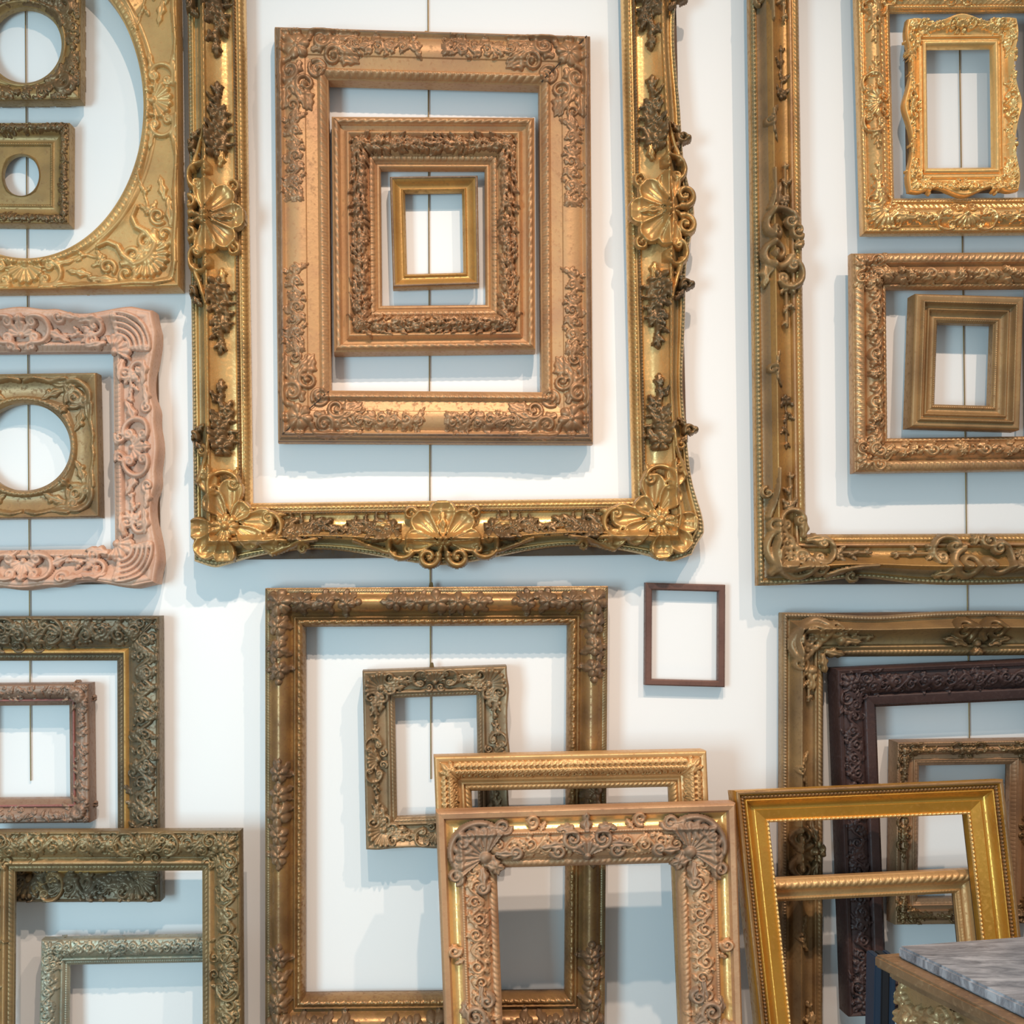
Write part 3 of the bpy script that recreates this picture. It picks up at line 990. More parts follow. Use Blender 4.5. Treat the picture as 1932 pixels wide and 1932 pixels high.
# ================================================================== upper left: oval frame and its contents
PO = prof((0, -40), (0.01, -8), (0.05, 0, 3), (0.09, -4), (0.16, -14, -2), (0.80, -16), (0.83, -13), (0.90, -12, 2), (1.0, -16))
f = OvalFrame('oval_gilt_frame', 'yellow gold frame with one large oval opening at the upper left',
              [(-258, -172), (334, -176), (340, 543), (-252, 551)], (80, 80, 80, 80), 46, PO, G['soft'], gap=16)
f.set_oval(f.W / 2 + 3, 551 - 198, 223, 289)
f.plate()
f.ring('sight_moulding', 2, 18, f_leaf(11, 3.5), G['soft'], n=1100)
f.ring('inner_fillet', 20, 30, lambda a, v: 2.5 * np.sin(pi * v), G['soft'], n=500)


def oval_corner(R):
    R.shell(66, 66, 46, 1.25 * PI, 3.0, 9, 9)
    R.flower(66, 66, 22, 6, 8)
    R.cscroll(96, 96, 48, 1.05 * PI, 1.45 * PI, 9, 7)
    R.ridge([(92, 52), (110, 66), (120, 84), (138, 92), (158, 84)], 8, 4, 9)
    R.scroll(104, 30, 22, 1.0, 1, 1.4, 7, 8)
    R.scroll(140, 44, 16, 4.0, -1, 1.4, 5, 7)
    R.spray(150, 60, 0.28, 76, 26, 6, 3)
    R.ridge([(20, 20), (50, 12), (90, 14), (140, 8), (190, 12), (230, 8)], 7, 5, 8)
    R.leaf(120, 18, 0.1, 60, 9, 7)
    R.leaf(170, 30, 0.2, 50, 8, 6)
    R.sym_diag()


def oval_mid(R):
    R.shell(0, 52, 40, -PI / 2, 2.9, 7, 8)
    R.cscroll(46, 34, 22, -2.2, 1.5, 7, 5)
    R.leaf(40, 48, 0.2, 56, 8, 6)
    R.ridge([(30, 10), (70, 14), (110, 6), (150, 10)], 6, 4, 7)
    R.flower(24, 62, 13, 5, 6)
    R.sym_a()


f.corner('corner_shellwork', oval_corner, 245, G['soft'], 1.9, out=6)
f.on_sides('side_shellwork', oval_mid, 160, G['soft'], ('right', 'bottom'), (0,), 1.8, out=6, inn=10)

PS = prof((0, -30), (0.01, -6), (0.05, -2, 1), (0.10, -6), (0.60, -8, 5), (0.70, -10), (0.86, -12, 3), (0.88, -14), (1.0, -18))
f = OvalFrame('round_hole_frame', 'olive gold square frame with round opening at the top left, above a smaller oval one',
              [(-77, -24), (152, -23), (152, 187), (-77, 189)], (48, 48, 44, 44), 34, PS, G['olive'], gap=16)
f.set_oval(118, 111, 70, 72)
f.plate(n=240)
f.ring('sight_ring', 3, 13, lambda a, v: 3 * np.sin(pi * v), G['olive'], n=300)
f.corner('corner_carving', lambda R: (R.foliage(6, 6, 92, 92, 22, 6, 11, 1.3), R.scroll(34, 34, 18, 0, 1, 1.5, 6, 7), R.h.__imul__(np.clip((128 - R.A - R.B) / 12, 0, 1)), R.sym_diag()), 100, G['bronze'], 1.7)
f.on_sides('side_carving', lambda R: (R.foliage(-60, 4, 60, 34, 17, 5, 4, 1.3), R.h.__imul__(np.clip((34 - R.B) / 5, 0, 1))), 62, G['bronze'], ('right', 'bottom', 'left', 'top'), (0,), 1.7)

PT = prof((0, -28), (0.02, -6), (0.10, -3, 2), (0.45, -7, 4), (0.50, -12), (0.80, -16, -2), (0.86, -13), (1.0, -19))
f = Frame('small_oval_frame', 'small olive gold frame with tiny oval opening, lower of two inside the large oval',
          [(-62, 229), (131, 229), (130, 422), (-62, 420)], (42, 42, 42, 42), 30, PT, G['olive'], gap=16)
f.rails()
f.along('carved_border', lambda R, L: (R.vine(-L / 2, L / 2, 11, 8, 26, 5, 3, 0.26), R.foliage(-L / 2, 3, L / 2, 20, 10, 4.5, 8, 1.0)), 0, G['bronze'], res=1.4)
f.strip('inner_bead', 0.85, 0.99, f_bead(4.5, 2.5), G['olive'], ds=1.2, nv=5)
# the flat spandrel panel with the oval hole
th = np.sort(np.concatenate([np.linspace(0, 2 * pi, 96, endpoint=False), [math.atan2(sy * 56, sx * 57) % (2 * pi) for sx in (-1, 1) for sy in (-1, 1)]]))
c_, s_ = np.cos(th), np.sin(th)
hw, hh_ = f.W / 2 - 41, f.H / 2 - 41
ro = np.minimum(hw / np.maximum(np.abs(c_), 1e-6), hh_ / np.maximum(np.abs(s_), 1e-6))
rings = []
for fr, zz in ((0, -18), (0.5, -17.5), (0.86, -17), (0.93, -14), (1.0, -17), (1.0, -28)):
    ex, ey = 34 * c_, 39 * s_
    x_ = f.W / 2 + ro * c_ * (1 - fr) + ex * fr; y_ = f.H / 2 + ro * s_ * (1 - fr) + ey * fr
    rings.append(f.loc(x_, y_, np.full_like(x_, zz)))
V = np.stack(rings, 1)
link('oval_spandrel', mesh_from_arrays('oval_spandrel', V.reshape(-1, 3), grid_quads(len(th), 6, close_n=True), True, 40), G['olive'], f.root)

# ================================================================== middle left: pink swept frame with round frame
PU = prof((0, -36), (0.02, -6), (0.10, 2, 3), (0.22, 2, 2), (0.30, -4), (0.74, -18, -5), (0.78, -14), (0.86, -12, 2), (0.90, -16), (1.0, -22))
wvU = bumps(9, [(0, 45, 1), (-120, 40, -0.6), (120, 40, -0.6), (-215, 50, 0.9), (215, 50, 0.9), (-70, 18, .5), (70, 18, .5)])
f = Frame('pink_swept_frame', 'rose pink frame with wavy shell-carved outline at the left edge, around a round-opening frame',
          [(-216, 586), (289, 583), (295, 1102), (-214, 1108)], (84, 82, 76, 68), 46, PU, G['rose'], gap=20,
          wave={k: wvU for k in SIDES})
f.rails()
f.strip('sight_leaf', 0.80, 0.98, f_leaf(9, 3), G['rose'], ds=1.6, nv=6)


def pink_corner(R):
    w = 80
    for i in range(5):
        R.cscroll(70, 70, 24 + 10 * i, 0.98 * PI, 1.52 * PI, 7, 4.2, 0.1)
    R.shell(78, 78, 34, 1.25 * PI, 2.6, 5, 8)
    R.scroll(112, 30, 18, 0, 1, 1.4, 5, 7)
    R.scroll(118, 56, 13, 2, -1, 1.4, 4, 6)
    R.leaf(96, 22, -0.2, 50, 9, 7, .2)
    R.leaf(60, 92, 1.2, 44, 8, 7, .2)
    R.spray(124, 46, 0, 44, 22, 6, 3)
    R.sym_diag()


def pink_mid(R):
    R.shell(0, 46, 26, -PI / 2, 3.4, 7, 7)
    R.cscroll(30, 36, 24, -2.0, 1.8, 8, 5)
    R.scroll(20, 68, 11, 1, 1, 1.4, 4, 6)
    R.leaf(0, 6, 0.5 * PI, 26, 9, 8)
    R.leaf(48, 40, 0.2, 46, 8, 6, .2)
    R.scroll(74, 14, 12, 0, 1, 1.3, 4, 6)
    R.leaf(78, 12, 0.1, 44, 7, 6, .1)
    R.leaf(6, 70, 0.8, 18, 5, 5)
    R.sym_a()


f.corner('corner_shell', pink_corner, 175, G['rose'], 1.7, fill=(-2, 0.4), out=8)
f.on_sides('side_shell', pink_mid, 128, G['rose'], SIDES, (0,), 1.7, fill=(-2, 0.4), out=8)

PV = prof((0, -32), (0.01, -4), (0.06, 0, 2), (0.16, -2), (0.22, -8), (0.75, -16, -3), (0.80, -12), (0.92, -11, 2), (1.0, -17))
f = OvalFrame('round_swept_frame', 'brown gold square frame with round opening and scrolled corners, inside the pink frame',
              [(-104, 706), (182, 702), (188, 976), (-102, 980)], (60, 60, 56, 56), 38, PV, G['antique'], gap=16)
f.set_oval(f.W / 2, f.H / 2, 87, 83)
f.plate(n=260)
f.ring('sight_ring', 2, 14, f_rope(9, 3.0), G['antique'], n=700)


def v_corner(R):
    R.cscroll(46, 46, 30, 0.9 * PI, 1.6 * PI, 8, 6)
    R.scroll(46, 46, 18, 1.0, 1, 1.6, 6, 8)
    R.leaf(30, 20, 0.1, 60, 9, 7, -.1)
    R.leaf(64, 30, 0.25, 50, 8, 6, .1)
    R.leaf(60, 60, 0.25 * PI, 26, 8, 7)
    R.ridge([(60, 12), (90, 16), (120, 10), (140, 14)], 5, 4, 6)
    R.berry(96, 34, 6, 6)
    R.sym_diag()


f.corner('corner_scroll', v_corner, 143, G['antique'], 1.7, out=2)

# ================================================================== lower left: dark olive frame, small brown frame
PG = prof((0, -30), (0.01, -8), (0.06, -4, 1), (0.10, -8), (0.66, -24, 4), (0.70, -28), (0.76, -26), (0.84, -24, 2), (0.87, -30), (1.0, -36))
f = Frame('dark_foliage_frame', 'deep dark olive leaf-carved frame at left, a small brown frame hung inside',
          [(-205, 1163), (300, 1162), (302, 1704), (-205, 1706)], (90, 88, 86, 70), 46, PG, G['dolive'], gap=12)
f.rails()
f.strip('gold_fillet', 0.71, 0.85, lambda a, v: 2 * np.sin(pi * v), G['plain3'], ds=30, nv=6)
f.strip('sight_leaf', 0.87, 0.985, f_twist(8, 3.5), G['dolive'], ds=1.6, nv=6)
f.along('carved_foliage', lambda R, L: (R.vine(-L / 2, L / 2, 32, 25, 62, 9, 3, 0.26), R.foliage(-L / 2, 8, L / 2, 58, 22, 6.5, 8, 0.8)), 0, G['dolive'], res=1.8)
f.corner('corner_shell', corner_shell(70, 10, 0.2, 2, False), 128, G['dolive'], 1.8, out=6, which=('BL', 'BR'))
f.on_sides('side_shell', cartouche(70, 9, 3, 0), 80, G['antique'], ('bottom',), (0,), 1.8, out=8)
f.on_sides('side_shell', cartouche(70, 8, 3, 0), 80, G['dolive'], ('top',), (0,), 1.8, out=8)

PW = prof((0, -36), (0.02, -6), (0.12, -3, 1), (0.62, -10, 4), (0.66, -14), (0.80, -12, 2), (0.83, -16), (1.0, -22))
f = Frame('brown_foliage_frame', 'small brownish pink carved frame hanging inside the dark olive frame',
          [(-72, 1292), (166, 1290), (169, 1554), (-72, 1556)], (42, 42, 42, 44), 44, PW, G['brownpink'], gap=16)
f.rails()
f.strip('red_fillet', 0.67, 0.81, lambda a, v: 1.8 * np.sin(pi * v), gilt('red_bole_fillet', (150, 92, 78), (132, 80, 66), (110, 66, 54), 0.2, 0.45), ds=30, nv=6)
f.along('carved_foliage', lambda R, L: R.foliage(-L / 2, 6, L / 2, 26, 12, 5, 8, 1.3), 20, G['brownpink'], res=1.6)
f.corner('corner_leaves', lambda R: (R.flower(22, 22, 15, 6, 8), R.foliage(0, 0, 48, 32, 15, 7, 5, 1.2), R.sym_diag()), 56, G['brownpink'], 1.6, out=5)

# ================================================================== leaning frames, lower left
PE = prof((0, -30), (0.01, -8), (0.06, -4, 1), (0.10, -8), (0.62, -18, 6), (0.66, -24), (0.74, -22), (0.83, -20, 3), (0.86, -26), (1.0, -32))
f = Frame('mossy_foliage_frame', 'large mossy gold leaf-carved frame leaning in front at the bottom left corner',
          [(-58, 1569), (453, 1567), (455, 1932), (-62, 1932)], (80, 80, 82, 80), 42, PE, G['olive2'], lean=(0.165, 0.06))
f.rails()
f.strip('gold_fillet', 0.67, 0.84, lambda a, v: 2 * np.sin(pi * v), G['mocha'], ds=30, nv=6)
f.strip('sight_leaf', 0.86, 0.985, f_twist(9, 3.5), G['olive2'], ds=1.6, nv=6)
f.along('carved_foliage', lambda R, L: (R.vine(-L / 2, L / 2, 28, 22, 58, 8.5, 13, 0.26), R.foliage(-L / 2, 7, L / 2, 50, 19, 6.5, 18, 0.9)), 0, G['olive2'], res=1.8)
f.corner('corner_shell', corner_leafy(66, 10, 0.0, 6), 100, G['olive2'], 1.8, out=4)
f.on_sides('side_shell', cartouche(66, 9, 3, 0), 70, G['olive2'], ('top', 'right'), (0.3,), 1.8, out=6)

PH = prof((0, -22), (0.01, -6), (0.10, -3, 1), (0.64, -10, 4), (0.68, -15), (0.80, -13, 2), (0.84, -18), (1.0, -24))
f = Frame('silver_foliage_frame', 'grey green silvered carved frame seen through the mossy frame at the bottom left',
          [(76, 1774), (428, 1767), (432, 1932), (72, 1932)], (54, 54, 54, 54), 30, PH, G['silver'], lean=(0.085, 0.05))
f.rails()
f.strip('sight_bead', 0.85, 0.985, f_bead(4.5, 2.5), G['silver'], ds=1.2, nv=5)
f.along('carved_foliage', lambda R, L: (R.vine(-L / 2, L / 2, 18, 14, 44, 6.5, 23, 0.26), R.foliage(-L / 2, 5, L / 2, 32, 14, 5, 28, 0.8)), 0, G['silver'], res=1.6)
f.corner('corner_leaves', corner_leafy(42, 7, 0.0, 9), 62, G['silver'], 1.6, out=3)

# ================================================================== lower middle
PY_ = prof((0, -46), (0.01, -14), (0.06, -12), (0.12, -11, 1), (0.16, -10), (0.60, -10, 13), (0.63, -16), (0.70, -20), (0.74, -14), (0.77, -13, 1), (0.80, -18), (0.95, -22, 4), (1.0, -28))
f = Frame('flower_corner_frame', 'tall dark gold frame with rounded rails and flower clusters, hanging at lower middle',
          [(498, 1109), (1150, 1105), (1143, 1958), (498, 1965)], (75, 74, 75, 75), 54, PY_, G['darkgold'], gap=18)
f.rails()
f.strip('sanded_border', 0.015, 0.15, f_sand(2.2), G['olive2'], ds=1.6, nv=7)
f.strip('sight_leaf', 0.80, 0.985, f_twist(17, 5), G['darkgold'], ds=1.7, nv=7)
f.corner('corner_flowers', corner_flowers(78, 9, 3, 3, 0.52), 195, G['grime'], 1.7, out=2)
f.on_sides('flower_cluster', flowers_row(78, 9, 5, 5, 0.5), 130, G['grime'], SIDES, (0,), 1.7)

PZ = prof((0, -36), (0.01, -4), (0.10, 0, 2), (0.20, -2), (0.28, -8), (0.70, -18, -3), (0.74, -14), (0.82, -12, 2), (0.86, -16), (1.0, -22))
f = Frame('khaki_scroll_frame', 'small khaki gold carved frame hung on the wire inside the tall flower-corner frame',
          [(683, 1266), (957, 1256), (961, 1592), (690, 1604)], (60, 57, 55, 55), 42, PZ, G['khaki'], gap=20,
          wave={k: bumps(4, [(0, 30, 1), (-125, 25, 1), (125, 25, 1)]) for k in ('right', 'bottom')})
f.rails()
f.strip('sight_rope', 0.86, 0.985, f_rope(7, 3), G['khaki'], ds=1.5, nv=6)
f.corner('corner_carving', corner_shell(50, 8, 0.6, 5), 112, G['khaki'], 1.6, out=4, fill=(-4, .4))
f.on_sides('side_carving', cartouche(44, 7, 4, 0.5), 66, G['khaki'], SIDES, (0,), 1.6, out=3, fill=(-4, .3))

PTn = prof((0, -12), (0.02, -2), (0.2, 0), (0.8, 0), (0.96, -2), (1.0, -8))
f = Frame('thin_brown_frame', 'thin plain dark brown frame alone on the white wall',
          [(1218, 1099), (1369, 1103), (1368, 1297), (1217, 1293)], (13, 13, 14, 12), 16, PTn, G['brown'], gap=6)
f.rails()

PA = prof((0, -44), (0.01, -4), (0.07, 0, 1), (0.16, -3), (0.20, -6), (0.60, -12, 7), (0.64, -18), (0.70, -20), (0.79, -16, 2), (0.81, -22), (0.96, -26, 3), (1.0, -31))
f = Frame('light_gold_leaf_frame', 'light orange gold leaf-carved frame leaning behind the peach frame at lower middle',
          [(818, 1427), (1334, 1416), (1346, 1700), (829, 1700)], (72, 70, 72, 70), 48, PA, G['lightgold'], lean=(0.188, 0.05))
f.rails()
f.strip('sight_leaf', 0.81, 0.985, f_twist(9, 4.5), G['lightgold'], ds=1.6, nv=7)


def a_leaves(R, L):
    n = int(L / 11)
    for i in range(n):
        a = -L / 2 + (i + 0.5) * L / n
        d = 1 if a < 0 else -1
        for b, hh in ((18, 7.5), (32, 9)):
            R.leaf(a, b + 7, (-0.9 if d > 0 else -PI + 0.9), 21, 4.6, hh, 0.25 * d, 2)
        R.scroll(a, 40, 5.5, i, d, 1.2, 2, 5.5)


f.along('leaf_border', a_leaves, 30, G['lightgold'], res=1.6)
f.corner('corner_leaf', lambda R: (R.leaf(48, 48, 1.25 * PI, 50, 10, 10), R.leaf(40, 40, 1.1 * PI, 34, 6, 9), R.leaf(40, 40, 1.4 * PI, 34, 6, 9), R.flower(30, 30, 10, 5, 9)), 56, G['lightgold'], 1.6)

PB = prof((0, -46), (0.01, -6), (0.05, 0, 1), (0.13, -2), (0.15, -8), (0.36, -10, -8), (0.38, -2), (0.42, 0, 1), (0.45, -6), (0.82, -14, 6), (0.85, -20), (0.97, -22, 3), (1.0, -28))
f = Frame('peach_shell_frame', 'peach gold frame with carved shell corners leaning in front at the bottom middle',
          [(822, 1531), (1390, 1514), (1403, 1932), (838, 1932)], (114, 112, 116, 112), 54, PB, G['peach'], lean=(0.292, 0.085))
f.rails()
f.strip('gold_channel', 0.15, 0.36, lambda a, v: 0.8 + 0 * a, G['pale'], ds=30, nv=8)
f.strip('fine_bead', 0.37, 0.44, f_bead(5, 2), G['peach'], ds=1.3, nv=5)
f.strip('sight_rope', 0.85, 0.985, f_rope(11, 4), G['peach'], ds=1.6, nv=6)
f.along('carved_band', lambda R, L: (R.vine(-L / 2, L / 2, 72, 21, 62, 8, 33, 0.24), R.foliage(-L / 2, 54, L / 2, 92, 20, 5.5, 38, 0.5)), 40, G['peach'], res=1.7)


def b_corner(R):
    R.shell(92, 92, 62, 1.25 * PI, 2.9, 9, 13)
    R.cscroll(82, 82, 56, 0.92 * PI, 1.58 * PI, 12, 6, 0.25)
    R.scroll(48, 62, 22, 0.5, 1, 1.6, 7, 13)
    R.scroll(128, 34, 16, 0, 1, 1.5, 5, 10)
    R.leaf(84, 40, -0.2, 54, 10, 10, .2)
    R.leaf(110, 84, 0.2, 50, 9, 9, -.2)
    R.scroll(150, 84, 13, 2, -1, 1.4, 5, 9)
    R.leaf(88, 104, 0.3, 44, 9, 8)
    R.sym_diag()


def b_mid(R):
    R.scroll(28, 60, 20, 2.6, -1, 1.6, 6, 11)
    R.shell(0, 96, 34, -PI / 2, 2.4, 5, 10)
    R.leaf(0, 50, -PI / 2, 40, 9, 10)
    R.scroll(56, 84, 14, 0, 1, 1.4, 5, 9)
    R.leaf(40, 70, 0.1, 54, 8, 8)
    R.leaf(24, 40, -0.2, 34, 7, 9, .3)
    R.sym_a()


def b_curl(R):
    R.scroll(0, 26, 12, 1.2, 1, 1.4, 5, 9)
    R.leaf(-6, 40, -0.8, 26, 5, 7)
    R.leaf(-14, 44, -2.2, 22, 5, 7)


DUST = gilt('dusty_brown_carving', (164, 132, 96), (136, 108, 80), (120, 94, 70), 0.25, 0.5, 0.6)
f.corner('corner_shell', b_corner, 178, DUST, 1.7, fill=(-2, .6), out=8)
f.on_sides('side_carving', b_mid, 98, DUST, SIDES, (0,), 1.7, fill=(-2, .5), out=8)
f.on_sides('rim_curl', b_curl, 34, G['peach'], SIDES, (0.36, -0.36), 1.7, fill=(-2, .5), mirror=True)

# ================================================================== right: big gilt frame
PM = prof((0, -24), (0.01, -20), (0.04, -16), (0.11, -16), (0.13, -20), (0.22, -12, -4), (0.33, 8), (0.38, 10, 3), (0.41, 5), (0.72, -20, -8), (0.74, -16), (0.80, -14, 2), (0.84, -18), (0.95, -22, 2), (1.0, -30))
f = Frame('scrolled_gilt_frame', 'large gold frame with scroll cartouches at upper right, around two stacked pairs of frames',
          [(1416, -180), (2236, -185), (2250, 1102), (1434, 1105)], (97, 97, 98, 98), 40, PM, G['warm'], gap=32,
          wave={'top': bumps(14, [(215, 90, -1), (-215, 90, -1)]), 'bottom': bumps(14, [(215, 90, -1), (-215, 90, -1)])})
f.rails(step=8)
f.strip('bead_row', 0.015, 0.115, f_bead(8.5, 4.5), G['greengold'], ds=1.3, nv=6)
f.strip('outer_channel', 0.135, 0.30, lambda a, v: 0.6 + 0 * a, G['khaki'], ds=10, nv=6)
f.strip('fillet', 0.74, 0.83, lambda a, v: 1.6 * np.sin(pi * v), G['redgold'], ds=30, nv=6)
f.strip('sight_leaf', 0.84, 0.985, f_twist(8, 3), G['warm'], ds=1.7, nv=6)


def m_corner(R):
    R.cscroll(72, 60, 44, 0.75 * PI, 1.75 * PI, 11, 6)
    R.scroll(60, 52, 24, 0, 1, 1.6, 7, 11)
    R.scroll(116, 32, 18, 0.6, 1, 1.4, 6, 10)
    R.cscroll(122, 66, 22, -2.0, 1.4, 9, 5)
    R.leaf(90, 86, 0.2, 50, 9, 8, -.2)
    R.ridge([(130, 20), (160, 28), (190, 36), (220, 38)], 6, 3, 9)
    R.scroll(176, 18, 11, 0, -1, 1.2, 4, 8)
    R.leaf(20, 20, 0.25 * PI, 50, 12, 10)
    R.spray(150, 62, 0.0, 56, 22, 7, 3)
    R.sym_diag()


def m_mid(R):
    R.scroll(-14, 40, 30, 1.6, 1, 1.5, 8, 12)
    R.cscroll(40, 52, 30, -2.4, 1.2, 11, 6)
    R.cscroll(-52, 66, 26, 0.5, 4.0, 10, 6)
    R.scroll(30, 84, 15, 2.0, 1, 1.4, 5, 8)
    R.leaf(-30, 20, 3.0, 50, 9, 9, .2)
    R.leaf(66, 40, 0.1, 56, 9, 8, .1)
    R.leaf(0, 76, 1.2, 26, 8, 7)
    R.ridge([(70, 28), (100, 38), (140, 36)], 5, 3, 8)
    R.spray(-76, 60, PI, 70, 22, 8, 3)
    R.spray(84, 60, 0, 66, 22, 8, 4)


def m_spray(R):
    R.spray(-40, 58, 0, 84, 24, 7, 9)


def m_curl(R):
    R.scroll(0, 30, 11, 0.5, 1, 1.3, 4, 7)
    R.leaf(-8, 34, 2.7, 34, 5, 6, .1)
    R.leaf(6, 34, 0.4, 30, 5, 6, .1)


f.corner('corner_cartouche', m_corner, 225, G['antique'], 1.8, fill=(-4, .6), out=10)
f.on_sides('side_cartouche', m_mid, 170, G['antique'], SIDES, (0,), 1.8, fill=(-4, .6), out=8)
f.on_sides('flower_spray', m_spray, 66, G['bronze'], ('left', 'right'), (330, -330), 1.8, mirror=True)
f.on_sides('rim_curl', m_curl, 46, G['antique'], ('left', 'right'), (235, -235), 1.8, fill=(-2, .4), mirror=True)

# ---- shiny frame with centre and corner carving, upper right
PN = prof((0, -18), (0.01, -10), (0.05, -6, 1), (0.15, -6), (0.18, -9), (0.66, -6, 9), (0.70, -12), (0.84, -16, -2), (0.87, -12), (1.0, -20))
f = Frame('shiny_carved_frame', 'shiny gold frame with carved corners and smooth red-rubbed panels at the top right',
          [(1617, -52), (2012, -54), (2018, 436), (1631, 439)], (66, 66, 66, 70), 28, PN, G['shiny'], gap=26)
f.rails()
f.strip('rope_edge', 0.02, 0.13, f_rope(9, 3.5), G['shiny'], ds=1.5, nv=6)
f.strip('leaf_edge', 0.70, 0.84, f_twist(10, 3.5), G['shiny'], ds=1.6, nv=6)
f.strip('sight_leaf', 0.87, 0.985, f_leaf(6, 2), G['shiny'], ds=1.4, nv=5)
f.corner('corner_carving', corner_shell(62, 8, 0.75, 5), 150, G['shiny'], 1.6, out=4)
f.on_sides('side_carving', cartouche(58, 8, 4, 0.55), 88, G['shiny'], SIDES, (0,), 1.6, out=3)

PO2 = prof((0, -10), (0.01, -5), (0.08, 0, 2), (0.30, -6), (0.52, -14, -2), (0.55, -10), (0.62, -9, 1), (0.64, -14), (0.72, -14), (0.75, -10), (0.92, -12, 2), (1.0, -19))
wvO = bumps(9, [(0, 26, 1.2), (-55, 22, -.7), (55, 22, -.7), (-98, 24, 1), (98, 24, 1)])
wvO2 = bumps(8, [(0, 26, 1.2), (-75, 30, -.7), (75, 30, -.7), (-150, 26, 1), (150, 26, 1)])
f = Frame('bright_wavy_frame', 'small bright pale gold frame with wavy pierced outline, inside the shiny frame at top right',
          [(1713, 34), (1920, 32), (1924, 358), (1717, 360)], (42, 44, 52, 49), 22, PO2, G['pale'], gap=36,
          wave={'left': wvO2, 'right': wvO2, 'top': wvO, 'bottom': wvO})
f.rails()
f.strip('sight_band', 0.74, 0.93, lambda a, v: 1.2 + 0 * a, G['pale'], ds=40, nv=5)
f.corner('corner_carving', corner_leafy(32, 7, 0.6, 5), 66, G['pale'], 1.4, out=5)
f.on_sides('side_carving', cartouche(26, 7, 4, 1.1), 58, G['pale'], SIDES, (0,), 1.4, out=6)
f.along('leaf_edge', lambda R, L: R.foliage(-L / 2, 2, L / 2, 17, 9, 4.5, 3, 0.9), 26, G['pale'], res=1.4, out=4)

# ---- flower-torus frame and rotated plain frame
PP = prof((0, -18), (0.01, -10), (0.03, -6), (0.30, -2, 2), (0.33, -8), (0.37, -12), (0.84, -12, 9), (0.86, -16), (0.97, -18, 2), (1.0, -24))
f = Frame('red_gold_flower_frame', 'reddish gold frame with flower torus rails at right, holding a tilted plain frame',
          [(1609, 475), (2015, 472), (2020, 886), (1613, 892)], (70, 70, 67, 67), 30, PP, G['redgold'], gap=30)
f.rails()
f.strip('leaf_border', 0.02, 0.31, f_twist(11, 4.5), G['redgold'], ds=1.6, nv=9)
f.strip('sight_rope', 0.86, 0.985, f_rope(9, 3), G['redgold'], ds=1.5, nv=6)


def p_flowers(R, L):
    n = int(L / 44)
    rnd = random.Random(2)
    for i in range(n):
        a = -L / 2 + (i + .5) * L / n
        if i % 2 == 0:
            R.scroll(a - 6, 42, 12, 3, 1, 1.4, 5, 9); R.leaf(a, 42, .3, 26, 8, 9, .2); R.leaf(a, 46, 2.7, 24, 7, 8, .2)
        else:
            for q in range(4): R.flower(a + rnd.uniform(-12, 12), 42 + rnd.uniform(-10, 10), 8, 5, 9, q)
        R.leaf(a + 12, 34, .5, 22, 6, 7); R.leaf(a - 14, 52, .2, 22, 6, 7, .2)
        R.berry(a + 20, 40, 5, 8); R.berry(a + 20, 50, 4, 7)


f.along('flower_band', p_flowers, 30, G['redgold'], res=1.6)
f.corner('corner_leaves', corner_leafy(52, 8, 0.0, 5), 74, G['redgold'], 1.6)

PQ = prof((0, -30), (0.01, -8), (0.10, -4, 1), (0.24, -6), (0.27, -2), (0.34, 0, 1), (0.38, -8), (0.50, -12, -2), (0.53, -8), (0.58, -8, 1), (0.62, -14), (0.84, -18, -3), (0.87, -15), (1.0, -22))
f = Frame('tilted_plain_frame', 'small stepped plain gold frame hanging slightly crooked inside the reddish flower frame',
          [(1729, 552), (1935, 558), (1927, 811), (1720, 805)], (50, 50, 51, 47), 40, PQ, G['mocha'], gap=30)
f.rails()
f.strip('ridge_rope', 0.27, 0.35, f_rope(5, 1.5), G['mocha'], ds=1.4, nv=5)
f.strip('sight_bead', 0.87, 0.985, f_bead(4, 1.6), G['mocha'], ds=1.2, nv=5)

# ================================================================== lower right
f = Frame('swept_corner_frame', 'large brown gold swept frame at lower right, behind the dark carved frame',
          [(1481, 1156), (2214, 1149), (2216, 2060), (1479, 2062)], (82, 82, 86, 86), 50, PM, G['antique'], gap=16,
          wave={'top': bumps(8, [(190, 90, -1), (-190, 90, -1)])})
f.rails(step=8)
f.strip('bead_row', 0.015, 0.115, f_bead(6, 3.5), G['khaki'], ds=1.3, nv=5)
f.strip('sight_leaf', 0.84, 0.985, f_twist(8, 3.5), G['antique'], ds=1.7, nv=6)
f.corner('corner_cartouche', lambda R: (R.cscroll(60, 52, 38, 0.75 * PI, 1.75 * PI, 10, 6), R.scroll(52, 46, 22, 0, 1, 1.6, 6, 10), R.scroll(98, 30, 16, 0.6, 1, 1.4, 5, 9), R.leaf(78, 74, .2, 40, 8, 7), R.leaf(100, 52, .1, 50, 8, 7), R.berry(110, 54, 9, 9), R.spray(110, 48, 0, 50, 22, 6, 3), R.sym_diag()), 185, G['antique'], 1.7, fill=(-4, .6), out=6)
f.on_sides('side_cartouche', lambda R: (R.scroll(30, 36, 24, 2.2, 1, 1.5, 7, 11), R.leaf(6, 70, 2.2, 36, 8, 9), R.leaf(20, 66, -.6, 46, 9, 9, .3), R.shell(0, 60, 40, -PI / 2, 1.9, 5, 9), R.sym_a()), 80, G['bronze'], SIDES, (0,), 1.7, fill=(-4, .5), out=3)
f.on_sides('rim_scroll', m_curl, 46, G['antique'], ('left',), (0.35, -0.35), 1.7, fill=(-2, .4), mirror=True)

